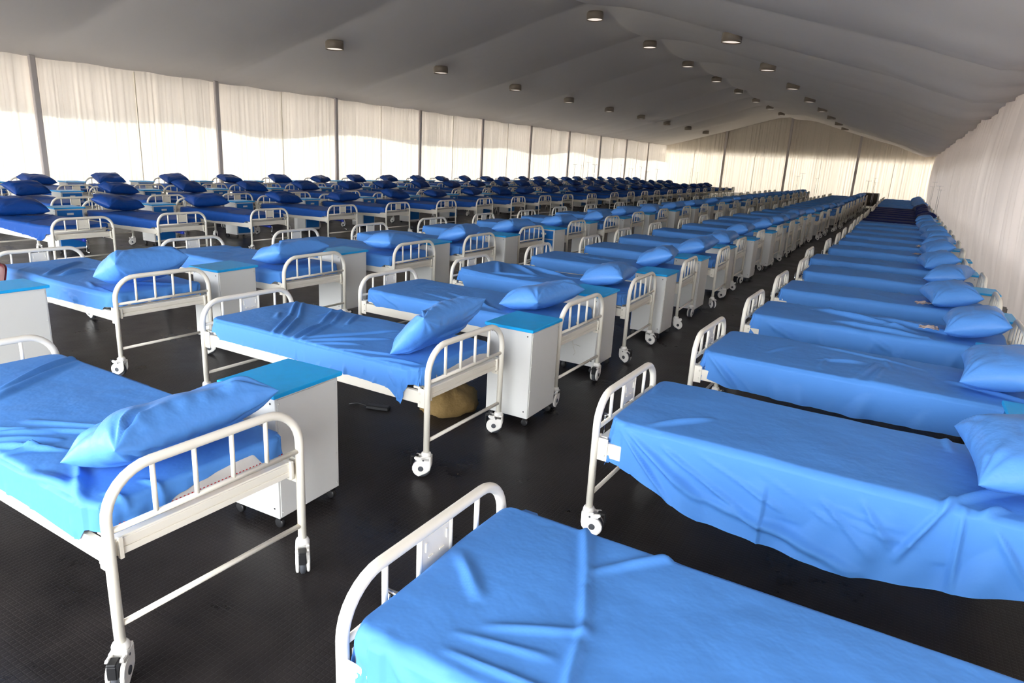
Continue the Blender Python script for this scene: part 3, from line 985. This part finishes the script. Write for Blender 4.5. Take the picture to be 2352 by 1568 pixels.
SH['M1'] = sheet_mesh('bed_sheet', 'blue', near=[(-1.1, 0.165), (-0.2, 0.16), (0.55, 0.17), (0.78, 0.18), (0.90, 0.27), (0.98, 0.22), (1.1, 0.12)], far=[(-1, 0.12), (1, 0.12)],
                      head=[(-0.44, 0.14), (-0.34, 0.13), (-0.1, 0.075), (0.15, 0.055), (0.3, 0.07), (0.44, 0.10)], foot=0.13, rand=2, seed=23, na=84, nb=200, wave=0.012, waveL=0.13, amp=0.006,
                      folds=[(-0.34, -0.43, -0.68, 0.02, 0.016, 0.020), (-0.66, 0.0, -1.0, 0.42, 0.018, 0.020), (-0.24, -0.43, -0.58, 0.02, 0.016, 0.020), (-0.56, 0.0, -0.92, 0.42, 0.018, 0.018), (-0.13, -0.43, -0.30, -0.02, 0.016, 0.020),
                             (-0.30, -0.02, -0.54, 0.40, 0.018, 0.020), (-0.05, -0.42, -0.24, 0.05, 0.014, 0.018), (-0.22, 0.03, -0.46, 0.42, 0.016, 0.018), (-0.08, -0.40, 0.34, 0.20, 0.014, 0.014), (0.0, -0.42, 0.42, -0.02, 0.014, 0.014), (-0.12, 0.10, -0.28, 0.40, 0.014, 0.016),
                             (0.1, -0.43, 0.36, -0.25, 0.013, 0.012), (0.34, -0.42, 0.70, -0.30, 0.014, 0.012), (0.62, -0.42, 0.95, -0.36, 0.016, 0.014),
                             (-0.30, -0.44, -0.26, -0.78, 0.012, 0.012), (-0.18, -0.44, -0.15, -0.78, 0.012, 0.014), (-0.08, -0.44, -0.05, -0.78, 0.012, 0.014), (0.02, -0.44, 0.06, -0.78, 0.012, 0.014), (0.13, -0.44, 0.18, -0.78, 0.012, 0.014),
                             (0.25, -0.44, 0.31, -0.78, 0.012, 0.014), (0.38, -0.44, 0.45, -0.78, 0.013, 0.014), (0.55, -0.44, 0.62, -0.78, 0.016, 0.014), (0.75, -0.44, 0.86, -0.64, 0.018, 0.018), (0.86, -0.44, 0.93, -0.68, 0.016, 0.018), (-0.75, -0.45, -0.5, -0.78, 0.02, 0.012), (-0.8, 0.02, -0.68, -0.12, 0.02, 0.010)])
SH['M2'] = sheet_mesh('bed_sheet', 'blue', near=[(-1.1, 0.18), (-0.8, 0.155), (1.1, 0.16)], rand=5, seed=29, na=60, nb=130, waveL=0.3, foot=0.14, folds=[(-0.98, -0.46, -0.85, -0.58, 0.02, 0.02), (-0.85, -0.45, -0.6, -0.56, 0.025, 0.02)])
SH['M3'] = sheet_mesh('bed_sheet', 'blue', near=[(-1.1, 0.22), (1.1, 0.16)], rand=4, seed=31, na=60, nb=130, waveL=0.5, foot=0.16, foot_h=0.03,
                      folds=[(-0.9, 0.30, -0.55, -0.25, 0.03, 0.035), (-0.75, 0.40, -0.2, 0.0, 0.03, 0.03), (-0.65, 0.42, 0.1, 0.15, 0.03, 0.025), (-0.6, -0.3, -0.1, -0.1, 0.025, 0.02)])
SH['A1'] = sheet_mesh('bed_sheet', 'blue', near=[(-1.1, 0.20), (1.1, 0.16)], rand=7, seed=37, na=60, nb=130, waveL=0.22, wave=0.014, foot=0.14,
                      folds=[(-0.8, 0.2, -0.2, -0.35, 0.025, 0.025), (-0.5, 0.35, 0.2, 0.0, 0.025, 0.022), (-0.25, 0.0, -0.1, -0.25, 0.03, 0.03), (0.2, -0.45, 0.6, -0.56, 0.025, 0.02)])
POOL = {}
POOL['R'] = [sheet_mesh('bed_sheet', 'blue', tuck=False, near=[(-1.1, 0.22), (0, d), (1.1, 0.24)], far=[(-1, 0.16), (1, 0.18)], foot=0.2, rand=5, seed=50 + q, na=36, nb=70, waveL=0.36, flare=0.07,
                        folds=[(-0.3, -0.46, 0.1, -0.64, 0.03, 0.025), (0.2, -0.46, 0.5, -0.64, 0.03, 0.025)] if q % 2 else []) for q, d in enumerate((0.26, 0.30, 0.22))]
POOL['Rn'] = [sheet_mesh('bed_sheet', 'navy', near=[(-1.1, 0.22), (1.1, 0.24)], far=[(-1, 0.16), (1, 0.18)], foot=0.2, rand=2, seed=60, na=24, nb=40)]
POOL['M'] = POOL['A'] = [sheet_mesh('bed_sheet', 'blue', near=[(-1.1, 0.18), (1.1, 0.16)], rand=5, seed=70 + q, na=36, nb=70, foot=0.15, waveL=0.25 + 0.08 * q) for q in range(4)]
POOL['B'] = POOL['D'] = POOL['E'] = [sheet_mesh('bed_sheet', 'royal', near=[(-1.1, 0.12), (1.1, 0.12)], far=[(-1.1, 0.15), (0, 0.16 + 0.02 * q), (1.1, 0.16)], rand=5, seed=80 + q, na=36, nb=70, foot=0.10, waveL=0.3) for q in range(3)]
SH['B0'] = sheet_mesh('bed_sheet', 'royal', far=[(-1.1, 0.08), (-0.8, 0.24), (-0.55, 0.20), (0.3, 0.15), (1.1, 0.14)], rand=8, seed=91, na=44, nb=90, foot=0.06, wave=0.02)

# ------------------------------------------------------------------ pillow shapes
PIL = {}
for key, mm in (('satin', 'satin'), ('satin_royal', 'satin_royal'), ('satin_navy', 'satin_navy')):
    PIL[key] = [pillow_mesh('pillow', mm, 0.48, 0.74, 0.265, 3 + 7 * q, 32, crumple=1.5) for q in range(4)]
PIL['M0'] = pillow_mesh('pillow', 'satin', 0.43, 0.78, 0.245, 101, 64, crumple=2.0)
PIL['M1'] = pillow_mesh('pillow', 'satin', 0.42, 0.72, 0.22, 111, 64, crumple=1.9)
PIL['A1'] = pillow_mesh('pillow', 'satin', 0.42, 0.70, 0.33, 121, 44, crumple=1.4)
PIL['M2'] = pillow_mesh('pillow', 'satin', 0.46, 0.70, 0.25, 131, 48, crumple=1.3)
PIL['R'] = pillow_mesh('pillow', 'satin', 0.48, 0.68, 0.26, 141, 48, crumple=1.1)


# ------------------------------------------------------------------ bedside cabinet (local: drawers towards -x)
def cab_parts():
    b = MB()
    b.box(-0.185, 0.195, -0.235, 0.235, 0.075, 0.778, 0.003)
    ps = [('cabinet_body', b.mesh('cabinet_body', 'cabinet'), None)]
    t = MB().box(-0.215, 0.215, -0.258, 0.258, 0.778, 0.802, 0.004)
    ps.append(('cabinet_top', t.mesh('cabinet_top', 'cab_top'), None))
    d = MB().box(-0.200, -0.185, -0.205, 0.205, 0.600, 0.752, 0.003)
    ps.append(('drawer', d.mesh('drawer', 'drawer'), 'h1'))
    d = MB().box(-0.200, -0.185, -0.205, 0.205, 0.110, 0.585, 0.003)
    ps.append(('cabinet_door', d.mesh('cabinet_door', 'drawer'), 'h2'))
    bk = MB().box(0.195, 0.199, -0.222, 0.222, 0.085, 0.765)
    for yy in (-0.212, 0.212):
        for zz in (0.11, 0.30, 0.50, 0.74):
            bk.lathe([(0.006, 0.1985), (0.004, 0.202)], (0, yy, zz), 'x', 6)
    ps.append(('back_panel', bk.mesh('back_panel', 'cabinet'), None))
    return ps


CAB = cab_parts()
CAB_H = {}
for kk, zz in (('h1', 0.690), ('h2', 0.520)):
    h_ = MB().box(-0.206, -0.199, -0.055, 0.055, zz - 0.018, zz + 0.018, 0.002)
    h_.box(-0.210, -0.205, -0.050, 0.050, zz + 0.008, zz + 0.015)
    CAB_H[kk] = h_.mesh('handle', 'plastic')
hk = MB()
for s in (-1, 1):
    for xx, zz in ((0.16, 0.740), (-0.155, 0.740), (0.16, 0.13)):
        hk.lathe([(0.006, s * 0.2345), (0.006, s * 0.2362)], (xx, 0, zz), 'y', 8)
CAB_HOLES = hk.mesh('screw_holes', 'black')
cc = MB()
cc.lathe([(0.022, -0.012), (0.030, -0.010), (0.030, 0.010), (0.022, 0.012)], (0, 0, 0.030), 'y', 12)
cc.box(-0.014, 0.020, -0.016, 0.016, 0.050, 0.076)
CAB_CASTOR = cc.mesh('castor', 'black')
sm = MB()
sm.box(-0.185, 0.195, -0.235, 0.235, 0.05, 0.778)
sm.mat_index = 1
sm.box(-0.200, -0.185, -0.205, 0.205, 0.600, 0.752)
sm.box(-0.200, -0.185, -0.205, 0.205, 0.110, 0.585)
sm.mat_index = 0
sm.box(-0.206, -0.200, -0.055, 0.055, 0.672, 0.708)
sm.mat_index = 2
for a in (-0.15, 0.15):
    for b_ in (-0.2, 0.2):
        sm.box(a - 0.02, a + 0.02, b_ - 0.02, b_ + 0.02, 0, 0.05)
CAB_SMALL = sm.mesh('cabinet_body', 'cabinet', 'drawer', 'black')
CAB_TOP_SMALL = MB().box(-0.215, 0.215, -0.258, 0.258, 0.778, 0.802).mesh('cabinet_top', 'cab_top')


def cabinet(x, y, rz, label, near, group):
    e = ob('bedside_cabinet', None, None, (x, y, 0), rz)
    tag(e, label, 'cabinet', group)
    if near:
        for nm, me, hd in CAB:
            p = ob(nm, me, e)
            if hd:
                ob('handle', CAB_H[hd], p)
            if nm == 'cabinet_body':
                ob('screw_holes', CAB_HOLES, p)
        for a in (-0.15, 0.16):
            for b_ in (-0.20, 0.20):
                ob('castor', CAB_CASTOR, e, (a, b_, 0))
    else:
        ob('cabinet_body', CAB_SMALL, e)
        ob('cabinet_top', CAB_TOP_SMALL, e)
    return e


def bed(loc, rz, near, sheet, label, group, cr=None, stitch=False):
    e = ob('hospital_bed', None, None, loc, rz)
    tag(e, label, 'bed', group)
    if near:
        hb = ob('headboard', ME['head_arch'], e)
        fb = ob('footboard', ME['foot_arch'], e)
        for y_ in SP:
            ob('spindle', ME['head_spindle'], hb, (0, y_, 0))
            ob('spindle', ME['foot_spindle'], fb, (0, y_, 0))
        ob('cross_rail', ME['head_rail'], hb)
        ob('cross_rail', ME['foot_rail'], fb)
        ob('lower_rail', ME['head_low'], hb)
        ob('lower_rail', ME['foot_low'], fb)
        ob('card_plate', ME['card'], fb)
        ob('end_beam', ME['beam_head'], e)
        ob('end_beam', ME['beam_foot'], e)
        for s, nm in ((-1, 'rail_near'), (1, 'rail_far')):
            r_ = ob('side_rail', ME[nm], e)
            ob('corner_bracket', ME['bracket_h_%d' % s], r_)
            ob('corner_bracket', ME['bracket_f_%d' % s], r_)
        ob('slatted_base', ME['slats'], e)
        for sx in (-1, 1):
            for sy in (-1, 1):
                if near == 2:
                    rzc = NEAR_CASTORS.get((label_key, sx, sy), random.uniform(0, 6.28))
                    c_ = ob('castor', ME['housing'], e, (sx * HX, sy * HY, 0), rzc)
                    ob('wheel', ME['wheel'], c_)
                    ob('brake_lever', ME['lever'], c_)
                else:
                    ob('castor', ME['castor_small'], e, (sx * HX, sy * HY, 0), random.uniform(0, 6.28))
        if cr:
            for y_ in ((-0.16, 0.16) if cr == 'up' else (0.0,)):
                k_ = ob('crank', ME['crank_' + cr], e, (0, y_, 0))
                ob('crank_handle', ME['handle_' + cr], k_)
    else:
        ob('headboard', ME['head_small'], e)
        ob('footboard', ME['foot_small'], e)
        ob('bed_frame', ME['frame_small'], e)
        for sx in (-1, 1):
            for sy in (-1, 1):
                ob('castor', ME['castor_small'], e, (sx * HX, sy * HY, 0), random.uniform(0, 6.28))
    mt = ob('mattress', ME['mattress'], e)
    ob('bed_sheet', sheet, mt)
    if stitch:
        ob('red_stitching', ME['stitching'], mt)
    return e


# castors that can be read in the photograph, turned as they stand there
NEAR_CASTORS = {('M0', 1, -1): 2.27, ('M0', 1, 1): 2.40, ('M1', 1, -1): 0.45, ('M1', 1, 1): 0.40, ('M1', -1, -1): 2.53, ('M2', 1, -1): 1.66, ('M2', 1, 1): 1.62,
                ('M3', 1, -1): 2.9, ('M3', 1, 1): 3.1, ('M4', 1, -1): 3.2, ('M4', 1, 1): 3.5, ('R1', -1, -1): 3.4, ('R0', -1, 1): 2.5, ('A1', 1, -1): 0.4}

SPECIAL = {
    'R0': 'white bed with bright blue sheet in the bottom foreground, first in row along right curtain',
    'R1': 'white bed with long trailing blue sheet, second from the front in row along right curtain',
    'M0': 'white bed at lower left, red-stitched mattress showing, first in second row from right curtain',
    'M1': 'white bed with creased sheet and bare mattress corner, second in second row from right curtain',
    'B0': 'white bed with sheet corner hanging over its rail, first in third row from left curtain',
}
# pillows read one by one: dx from head leg, dy from bed middle, dz, tilt about y, tilt about x, turn
PILL = {
    'M0': (-0.27, 0.02, 0.845, -0.38, 0.02, 0.03), 'M1': (-0.26, 0.02, 0.885, -0.80, 0.04, -0.04), 'M2': (-0.42, 0.02, 0.815, -0.20, 0.06, -0.20), 'M3': (-0.40, 0.02, 0.815, -0.15, 0.0, 0.10),
    'A1': (-0.32, 0.00, 0.835, -0.40, 0.0, 0.0), 'A2': (-0.36, -0.02, 0.825, -0.25, 0.03, 0.0),
    'R0': (-0.30, 0.0, 0.82, -0.2, 0.0, 0.1), 'R1': (-0.29, 0.02, 0.825, -0.20, 0.05, 0.10), 'R2': (-0.27, 0.02, 0.825, -0.18, 0.05, -0.05), 'R3': (-0.33, 0.02, 0.83, -0.25, 0.0, 0.0),
}
from mathutils.bvhtree import BVHTree
TREES = {}


def tris(me):
    return [tuple(p.vertices) for p in me.polygons]


def settle_pillow(pm, co, loc, sheet, mw, z):
    """lowest height at which the pillow touches neither sheet nor headboard"""
    if sheet.name not in TREES:
        TREES[sheet.name] = ([v.co.copy() for v in sheet.vertices], tris(sheet))
        
    sv, sf = TREES[sheet.name]
    hv = [v.co for v in ME['head_small'].vertices]
    tr = BVHTree.FromPolygons([mw @ v for v in sv] + [mw @ v for v in hv], sf + [tuple(q + len(sv) for q in t_) for t_ in tris(ME['head_small'])])
    if pm.name not in TREES:
        TREES[pm.name] = tris(pm)
    base = [Vector((p[0] + loc.x, p[1] + loc.y, p[2])) for p in co]
    for _ in range(12):
        pt = BVHTree.FromPolygons([v + Vector((0, 0, z)) for v in base], TREES[pm.name])
        if not pt.overlap(tr):
            return z + 0.001
        z += 0.006
    return None


CABS = {'M0': (-2.84, 2.49, 0.03), 'M1': (-2.44, 4.60, 0.0), 'M2': (-2.56, 6.22, 0.0), 'M3': (-2.46, 8.02, 0.0), 'M4': (-2.5, 9.78, 0.0), 'M5': (-2.5, 11.58, 0.0),
        'A0': (-6.33, 2.68, 0.0), 'A1': (-6.02, 4.58, 0.03), 'A2': (-6.06, 6.36, 0.0), 'A3': (-5.9, 8.02, 0.03), 'A4': (-5.72, 9.78, 0.03), 'A5': (-5.74, 11.62, PI / 2 - 0.1),
        'R1': (0.95, 4.52, 0.0), 'R3': (0.95, 7.96, 0.0)}


def in_view(pts):
    for p in pts:
        q = project(p)
        if q and 0 < q[0] < 2352 and 0 < q[1] < 1568:
            return True
    return False


n_bed = 0
BEDS = {}
for key, lst, flip, cloth, pcloth, phrase in rows:
    vis = 0
    for i, (hx_, yn, th) in enumerate(lst):
        rz = (PI if flip else 0.0) + th
        # head leg x for the right rows, foot leg x for the left rows
        if flip:
            cx = hx_ - HX * math.cos(th)
        else:
            cx = hx_ - HX * math.cos(th)
        cy = yn + HY - (0 if flip else HX * math.sin(th))
        label_key = '%s%d' % (key, i)
        dist = math.hypot(cx, cy)
        ca, sa = math.cos(rz), math.sin(rz)

        def W(lx, ly, lz):
            return (cx + ca * lx - sa * ly, cy + sa * lx + ca * ly, lz)
        corners = [W(a, b, c) for a in (-HX, -0.4, 0.4, HX) for b in (-HY, HY) for c in (0.05, 0.75)]
        near = 2 if dist < 9.0 else (1 if dist < 17 else 0)
        cname = '%s%d' % (key, i)
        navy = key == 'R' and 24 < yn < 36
        if in_view(corners) and label_key != 'A0':
            o_ = ORD[vis]
            vis += 1
            if label_key in SH:
                sh = SH[label_key]
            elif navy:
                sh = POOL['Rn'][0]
            else:
                sh = POOL[key][(i * 7 + i // 3) % len(POOL[key])]
            cword = {'blue': 'bright blue', 'royal': 'dark blue'}[cloth] if not navy else 'navy'
            lab = SPECIAL.get(label_key, 'white bed with %s sheet, %s from the front in %s' % (cword, o_, phrase))
            bed((cx, cy, 0), rz, near, sh, lab, 'beds in the ' + phrase, cr=('up' if key == 'R' else ('down' if key == 'B' else None)), stitch=(label_key == 'M0'))
            n_bed += 1
            BEDS[label_key] = (sh, Matrix.Translation((cx, cy, 0)) @ Matrix.Rotation(rz, 4, 'Z'))
            # its pillow
            g = random.Random(i * 31 + ord(key))
            if label_key in PILL:
                dx, dy, pz, ty, tx, tz = PILL[label_key]
            else:
                dx, dy, pz = -0.36 + g.uniform(-0.08, 0.02), g.uniform(-0.04, 0.04), 0.812
                ty, tx, tz = g.uniform(-0.30, -0.05), g.uniform(-0.08, 0.08), g.uniform(-0.25, 0.25)
                if key == 'R':
                    ty -= 0.10
                if key in 'DE':
                    ty -= 0.12
                    pz += 0.03
            has_pillow = in_view([W(HX + dx + a, dy + b, 0.85) for a in (-0.22, 0, 0.1) for b in (-0.35, 0, 0.35)])
            pm = PIL.get(label_key) or (PIL['R'] if key == 'R' and i < 14 else None)
            if pm is None:
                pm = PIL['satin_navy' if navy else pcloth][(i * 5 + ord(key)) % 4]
            if has_pillow:
                pl = ob('pillow', pm, None, W(HX + dx, dy, pz))
                rot = Matrix.Rotation(rz + tz, 3, 'Z') @ Matrix.Rotation(ty, 3, 'Y') @ Matrix.Rotation(tx, 3, 'X')
                pl.rotation_euler = rot.to_euler()
                co = np.empty(len(pm.vertices) * 3)
                pm.vertices.foreach_get('co', co)
                zmin = (co.reshape(-1, 3) @ np.array(rot).T)[:, 2].min()
                co = co.reshape(-1, 3) @ np.array(rot).T
                for _ in range(8):
                    zz_ = settle_pillow(pm, co, pl.location, sh, BEDS[label_key][1], 0.712 - zmin)
                    if zz_ is not None:
                        break
                    dx -= 0.03
                    pl.location = W(HX + dx, dy, pz)
                pl.location.z = zz_
                tag(pl, '%s pillow on the %s bed from the front, %s' % (cword, o_, phrase), 'pillow', 'pillows in the ' + phrase)
        # cabinet beyond it
        if cname in CABS:
            kx, ky, kr = CABS[cname]
        else:
            nxt = lst[i + 1][1] if i + 1 < len(lst) else yn + 1.9
            kx = {'R': 0.95, 'M': -2.46, 'A': -5.86, 'B': -12.74, 'D': -16.28, 'E': -19.50}[key] + g.uniform(-0.04, 0.04) if vis else 0
            ky = (yn + BW + nxt) / 2 if vis else -99
            kr = (PI if flip else 0.0) + random.uniform(-0.02, 0.02)
            if ky - yn - BW < 0.33 or nxt - ky < 0.33 - 0.0:
                ky = -99
        if ky > 0 and in_view([(kx + a, ky + b, c) for a in (-0.2, 0.2) for b in (-0.2, 0.2) for c in (0.4, 0.78)]):
            if vis == 0:
                lab = 'white cabinet with azure top at left edge, nearest in %s' % phrase
            else:
                lab = 'pale cabinet with azure top beyond the %s bed, %s' % (ORD[vis - 1], phrase)
            cabinet(kx, ky, kr, lab, math.hypot(kx, ky) < 17, 'cabinets in the ' + phrase)

# ------------------------------------------------------------------ ceiling lamps
lb = MB()
lb.lathe([(0.10, 0.10), (0.30, 0.08), (0.315, 0.0), (0.315, -0.20), (0.300, -0.20), (0.298, -0.03), (0.05, -0.02)], n=28)
LAMP_BODY = lb.mesh('lamp_housing', 'lamp')
LAMP_REF = MB().lathe([(0.298, -0.165), (0.298, -0.150), (0.02, -0.135)], n=28).mesh('lamp_diffuser', 'lens')
lamp_sets = [('left slope', -15.72, [16.3, 21.8, 27.45, 33.05, 38.6, 44.2, 49.8, 55.4, 61.0]),
             ('ridge', -9.72, [21.96, 27.5, 33.0, 38.6, 44.2, 49.8, 55.3, 60.9]),
             ('right slope', -4.75, [19.95, 25.6, 31.6, 37.4, 43.2, 48.8, 54.4, 60.0])]
for nm, lx_, yl in lamp_sets:
    for q, yy in enumerate(yl):
        xx = lx_
        zz = float(roof_z(np.array([xx]), np.array([yy]))[0])
        e = ob('ceiling_lamp', LAMP_BODY, None, (xx, yy, zz - 0.05))
        sl = (RIDGE - EAVE) / (XR - XC) * (1 if xx < XC else -1)
        e.rotation_euler = (0, -math.atan(sl) * 0.1, 0)
        e.scale = (0.86, 0.86, 0.86)
        ob('lamp_diffuser', LAMP_REF, e)
        tag(e, 'round drum ceiling lamp, %s from the front along the %s of the tent liner' % (ORD[q], nm), 'lamp', 'lamps along the ' + nm)


# ------------------------------------------------------------------ drip stands at the far beds
def drip_stand():
    m = MB()
    m.tube([(0, 0, 0.06), (0, 0, 1.15)], 0.013, 8)
    m.tube([(0, 0, 1.1), (0, 0, 1.98)], 0.008, 8)
    return m.mesh('pole', 'chrome')


DS_POLE = drip_stand()
m = MB().tube([(-0.16, 0, 2.0), (-0.15, 0, 1.97), (0.15, 0, 1.97), (0.16, 0, 2.0)], 0.006, 6)
m.tube([(0, -0.16, 2.0), (0, -0.15, 1.97), (0, 0.15, 1.97), (0, 0.16, 2.0)], 0.006, 6)
DS_HOOK = m.mesh('hook_bar', 'chrome')
m = MB()
for q in range(5):
    a = 2 * PI * q / 5
    m.tube([(0, 0, 0.09), (0.21 * math.cos(a), 0.21 * math.sin(a), 0.055)], 0.012, 6)
    m.lathe([(0.015, -0.010), (0.026, -0.008), (0.026, 0.008), (0.015, 0.010)], (0.21 * math.cos(a), 0.21 * math.sin(a), 0.027), 'y', 8)
DS_BASE = m.mesh('stand_base', 'black')
stands = []
for key, lst, flip, cloth, pcloth, phrase in rows:
    y_from = {'R': 32, 'M': 38, 'A': 36, 'B': 31, 'D': 35, 'E': 36}[key]
    hxk = {'R': 1.45, 'M': -1.60, 'A': -5.22, 'B': -13.3, 'D': -16.85, 'E': -20.09}[key]
    for i, (hx_, yn, th) in enumerate(lst):
        if yn > y_from and (i * 7 + ord(key)) % 5 in (0, 2):
            stands.append((hxk, yn + 0.25, key, i, phrase))
for key_i, (xx, yy, key, i, phrase) in enumerate(stands):
    e = ob('drip_stand', None, None, (xx, yy, 0), (key_i * 1.3) % 3)
    e.scale = (0.9, 0.9, 0.84 + 0.19 * ((key_i * 37) % 11) / 10)
    nth = sum(1 for s_ in stands[:key_i] if s_[2] == key)
    tag(e, 'steel drip stand, %s from the front, far %s' % (ORD[nth], phrase), 'drip stand', 'drip stands in the ' + phrase)
    ob('pole', DS_POLE, e)
    ob('hook_bar', DS_HOOK, e)
    ob('stand_base', DS_BASE, e)

# ------------------------------------------------------------------ odds and ends
# tan cloth bundle on the floor under the second bed of the second row
n = 40
th_ = np.linspace(0, 2 * PI, n, endpoint=False)
rings = []
for q, (rr_, zz) in enumerate([(0.30, 0.0), (0.33, 0.04), (0.31, 0.12), (0.25, 0.19), (0.15, 0.235), (0.04, 0.25)]):
    wob = 1 + 0.05 * np.sin(5 * th_ + q) + 0.05 * np.sin(9 * th_ + 2 * q)
    rings.append(np.stack([0.85 * rr_ * wob * np.cos(th_), 1.0 * rr_ * wob * np.sin(th_), zz + (0.012 * np.sin(7 * th_ + q) if q else 0 * th_)], -1))
v = [tuple(p) for r_ in rings for p in r_]
f = [(a * n + b, a * n + (b + 1) % n, (a + 1) * n + (b + 1) % n, (a + 1) * n + b) for a in range(5) for b in range(n)]
f.append(tuple(5 * n + b for b in range(n)))
bm_ = MB()
bm_.add(v, f, True)
bun = ob('cloth_bundle', bm_.mesh('cloth_bundle', 'bundle'), None, (-2.98, 4.38, 0.0))
bun.scale = (0.78, 0.85, 0.8)
tag(bun, 'tan canvas bundle lying on the black floor under a bed in the middle', 'bundle')
m = MB()
m.box(-0.10, 0.10, -0.03, 0.03, 0.0, 0.035, 0.008)
m.tube([(-0.10, 0, 0.02), (-0.2, 0.05, 0.012), (-0.26, 0.0, 0.012)], 0.008, 6)
bl = ob('black_strap', m.mesh('black_strap', 'black'), None, (-3.42, 3.98, 0.0), 0.3)
tag(bl, 'small black strap on the floor under the bed by the tan bundle', 'strap')

# red plastic chair at the left edge
ch = ob('plastic_chair', None, None, (-7.33, 2.81, 0), -PI / 2)
tag(ch, 'red plastic chair at the left edge beside the blue bed', 'chair')
u = np.linspace(-1, 1, 14)
t = np.linspace(0, 1, 12)
Tm, Um = np.meshgrid(t, u, indexing='ij')
wid = 0.22 * (1 - 0.18 * Tm ** 3)
Pb = np.stack([-0.20 - 0.12 * Tm + 0.04 * Um ** 2, Um * wid, 0.44 + 0.38 * Tm - 0.03 * Um ** 2 * Tm], -1)
Pf = Pb + np.array([0.018, 0, 0])


def shell(name, P1, P2, m_):
    r_, c_ = P1.shape[:2]
    i = np.arange(r_ * c_).reshape(r_, c_)
    j = i + r_ * c_
    f_ = [tuple(x) for x in np.stack([i[:-1, :-1], i[:-1, 1:], i[1:, 1:], i[1:, :-1]], -1).reshape(-1, 4)]
    f_ += [tuple(x)[::-1] for x in np.stack([j[:-1, :-1], j[:-1, 1:], j[1:, 1:], j[1:, :-1]], -1).reshape(-1, 4)]
    edge = list(i[0, :]) + list(i[1:, -1]) + list(i[-1, -2::-1]) + list(i[-2:0, 0][::-1] if False else i[1:-1, 0][::-1])
    for a, b in zip(edge, edge[1:] + edge[:1]):
        f_.append((a, b, b + r_ * c_, a + r_ * c_))
    mm_ = MB()
    mm_.add([tuple(p) for p in np.concatenate([P1.reshape(-1, 3), P2.reshape(-1, 3)])], [tuple(int(q) for q in x) for x in f_], True)
    return mm_.mesh(name, m_)


ob('backrest', shell('backrest', Pb, Pf, 'red_plastic'), ch)
Ps = np.stack([-0.20 + 0.42 * Tm, Um * 0.22, 0.44 - 0.02 * (1 - Um ** 2) + 0.01 * Tm], -1)
ob('seat', shell('seat', Ps, Ps + np.array([0, 0, -0.018]), 'red_plastic'), ch)
for a, b in ((-0.19, -0.19), (-0.19, 0.19), (0.2, -0.19), (0.2, 0.19)):
    ob('leg', MB().tube([(a, b, 0.43), (a * 1.15, b * 1.12, 0.0)], [0.02, 0.015], 8).mesh('leg', 'red_plastic'), ch)

# dark-fronted white box at the far end of the aisle
bx = ob('equipment_box', None, None, (-1.86, 53.4, 0))
tag(bx, 'dark fronted box on short legs at the far end of the aisle', 'box')
ob('box_frame', MB().box(-0.5, 0.5, -0.25, 0.25, 0.10, 1.0, 0.03).mesh('box_frame', 'cabinet'), bx)
ob('front_panel', MB().box(-0.42, 0.42, -0.27, -0.25, 0.14, 0.96, 0.005).mesh('front_panel', 'dark_panel'), bx)
for a in (-0.42, 0.42):
    for b in (-0.2, 0.2):
        ob('leg', MB().box(a - 0.02, a + 0.02, b - 0.02, b + 0.02, 0, 0.10).mesh('leg', 'black'), bx)

# crumpled wrapper scraps by the pillows of the row along the right curtain
for q, (bi, dx, dy) in enumerate(((3, -0.67, -0.02), (4, -0.68, -0.15), (7, -0.70, -0.06), (8, -0.68, -0.22))):
    hx_, yn, th = rowR[bi]
    U, V = np.meshgrid(np.linspace(-1, 1, 12), np.linspace(-1, 1, 10), indexing='ij')
    Z = 0.012 + 0.010 * noise2(U * 2, V * 2, 300 + q, 2, 5, 10) + 0.02 * np.exp(-(U ** 2 + V ** 2) * 2)
    Pw = np.stack([0.075 * U * (1 + 0.1 * np.sin(5 * V)), 0.045 * V * (1 + 0.15 * np.cos(4 * U)), Z], -1)
    we_ = shell('wrapper', Pw, Pw - np.array([0, 0, 0.004]), 'wrap')
    rot = Matrix.Rotation(q * 0.4, 3, 'Z')
    wl_ = Vector((hx_ + dx, yn + HY + dy, 0))
    wl_.z = settle_pillow(we_, [rot @ v_.co for v_ in we_.vertices], wl_, *BEDS['R%d' % bi], 0.715) or 0.76
    w_ = ob('wrapper', we_, None, wl_, q * 0.4)
    tag(w_, 'crumpled clear wrapper by the pillow, %s bed from the front, row along right curtain' % ORD[bi], 'wrapper', 'wrapper scraps')

# wire tie hanging from the head beam of the third bed, second row from the right
m = MB().tube([(0, 0, 0.53), (0.02, -0.02, 0.505), (0.03, 0.03, 0.49), (0.04, 0.09, 0.465)], 0.0022, 6)
m.tube([(0, 0, 0.53), (0.02, -0.01, 0.48), (0.03, 0.01, 0.42), (0.02, 0.0, 0.40)], 0.0022, 6)
wt = ob('wire_tie', m.mesh('wire_tie', 'wire'), None, (-2.28 - 0.004, 5.22, 0.0))
tag(wt, 'loose wire tie hanging from a white bed head beam in second row from right', 'wire')
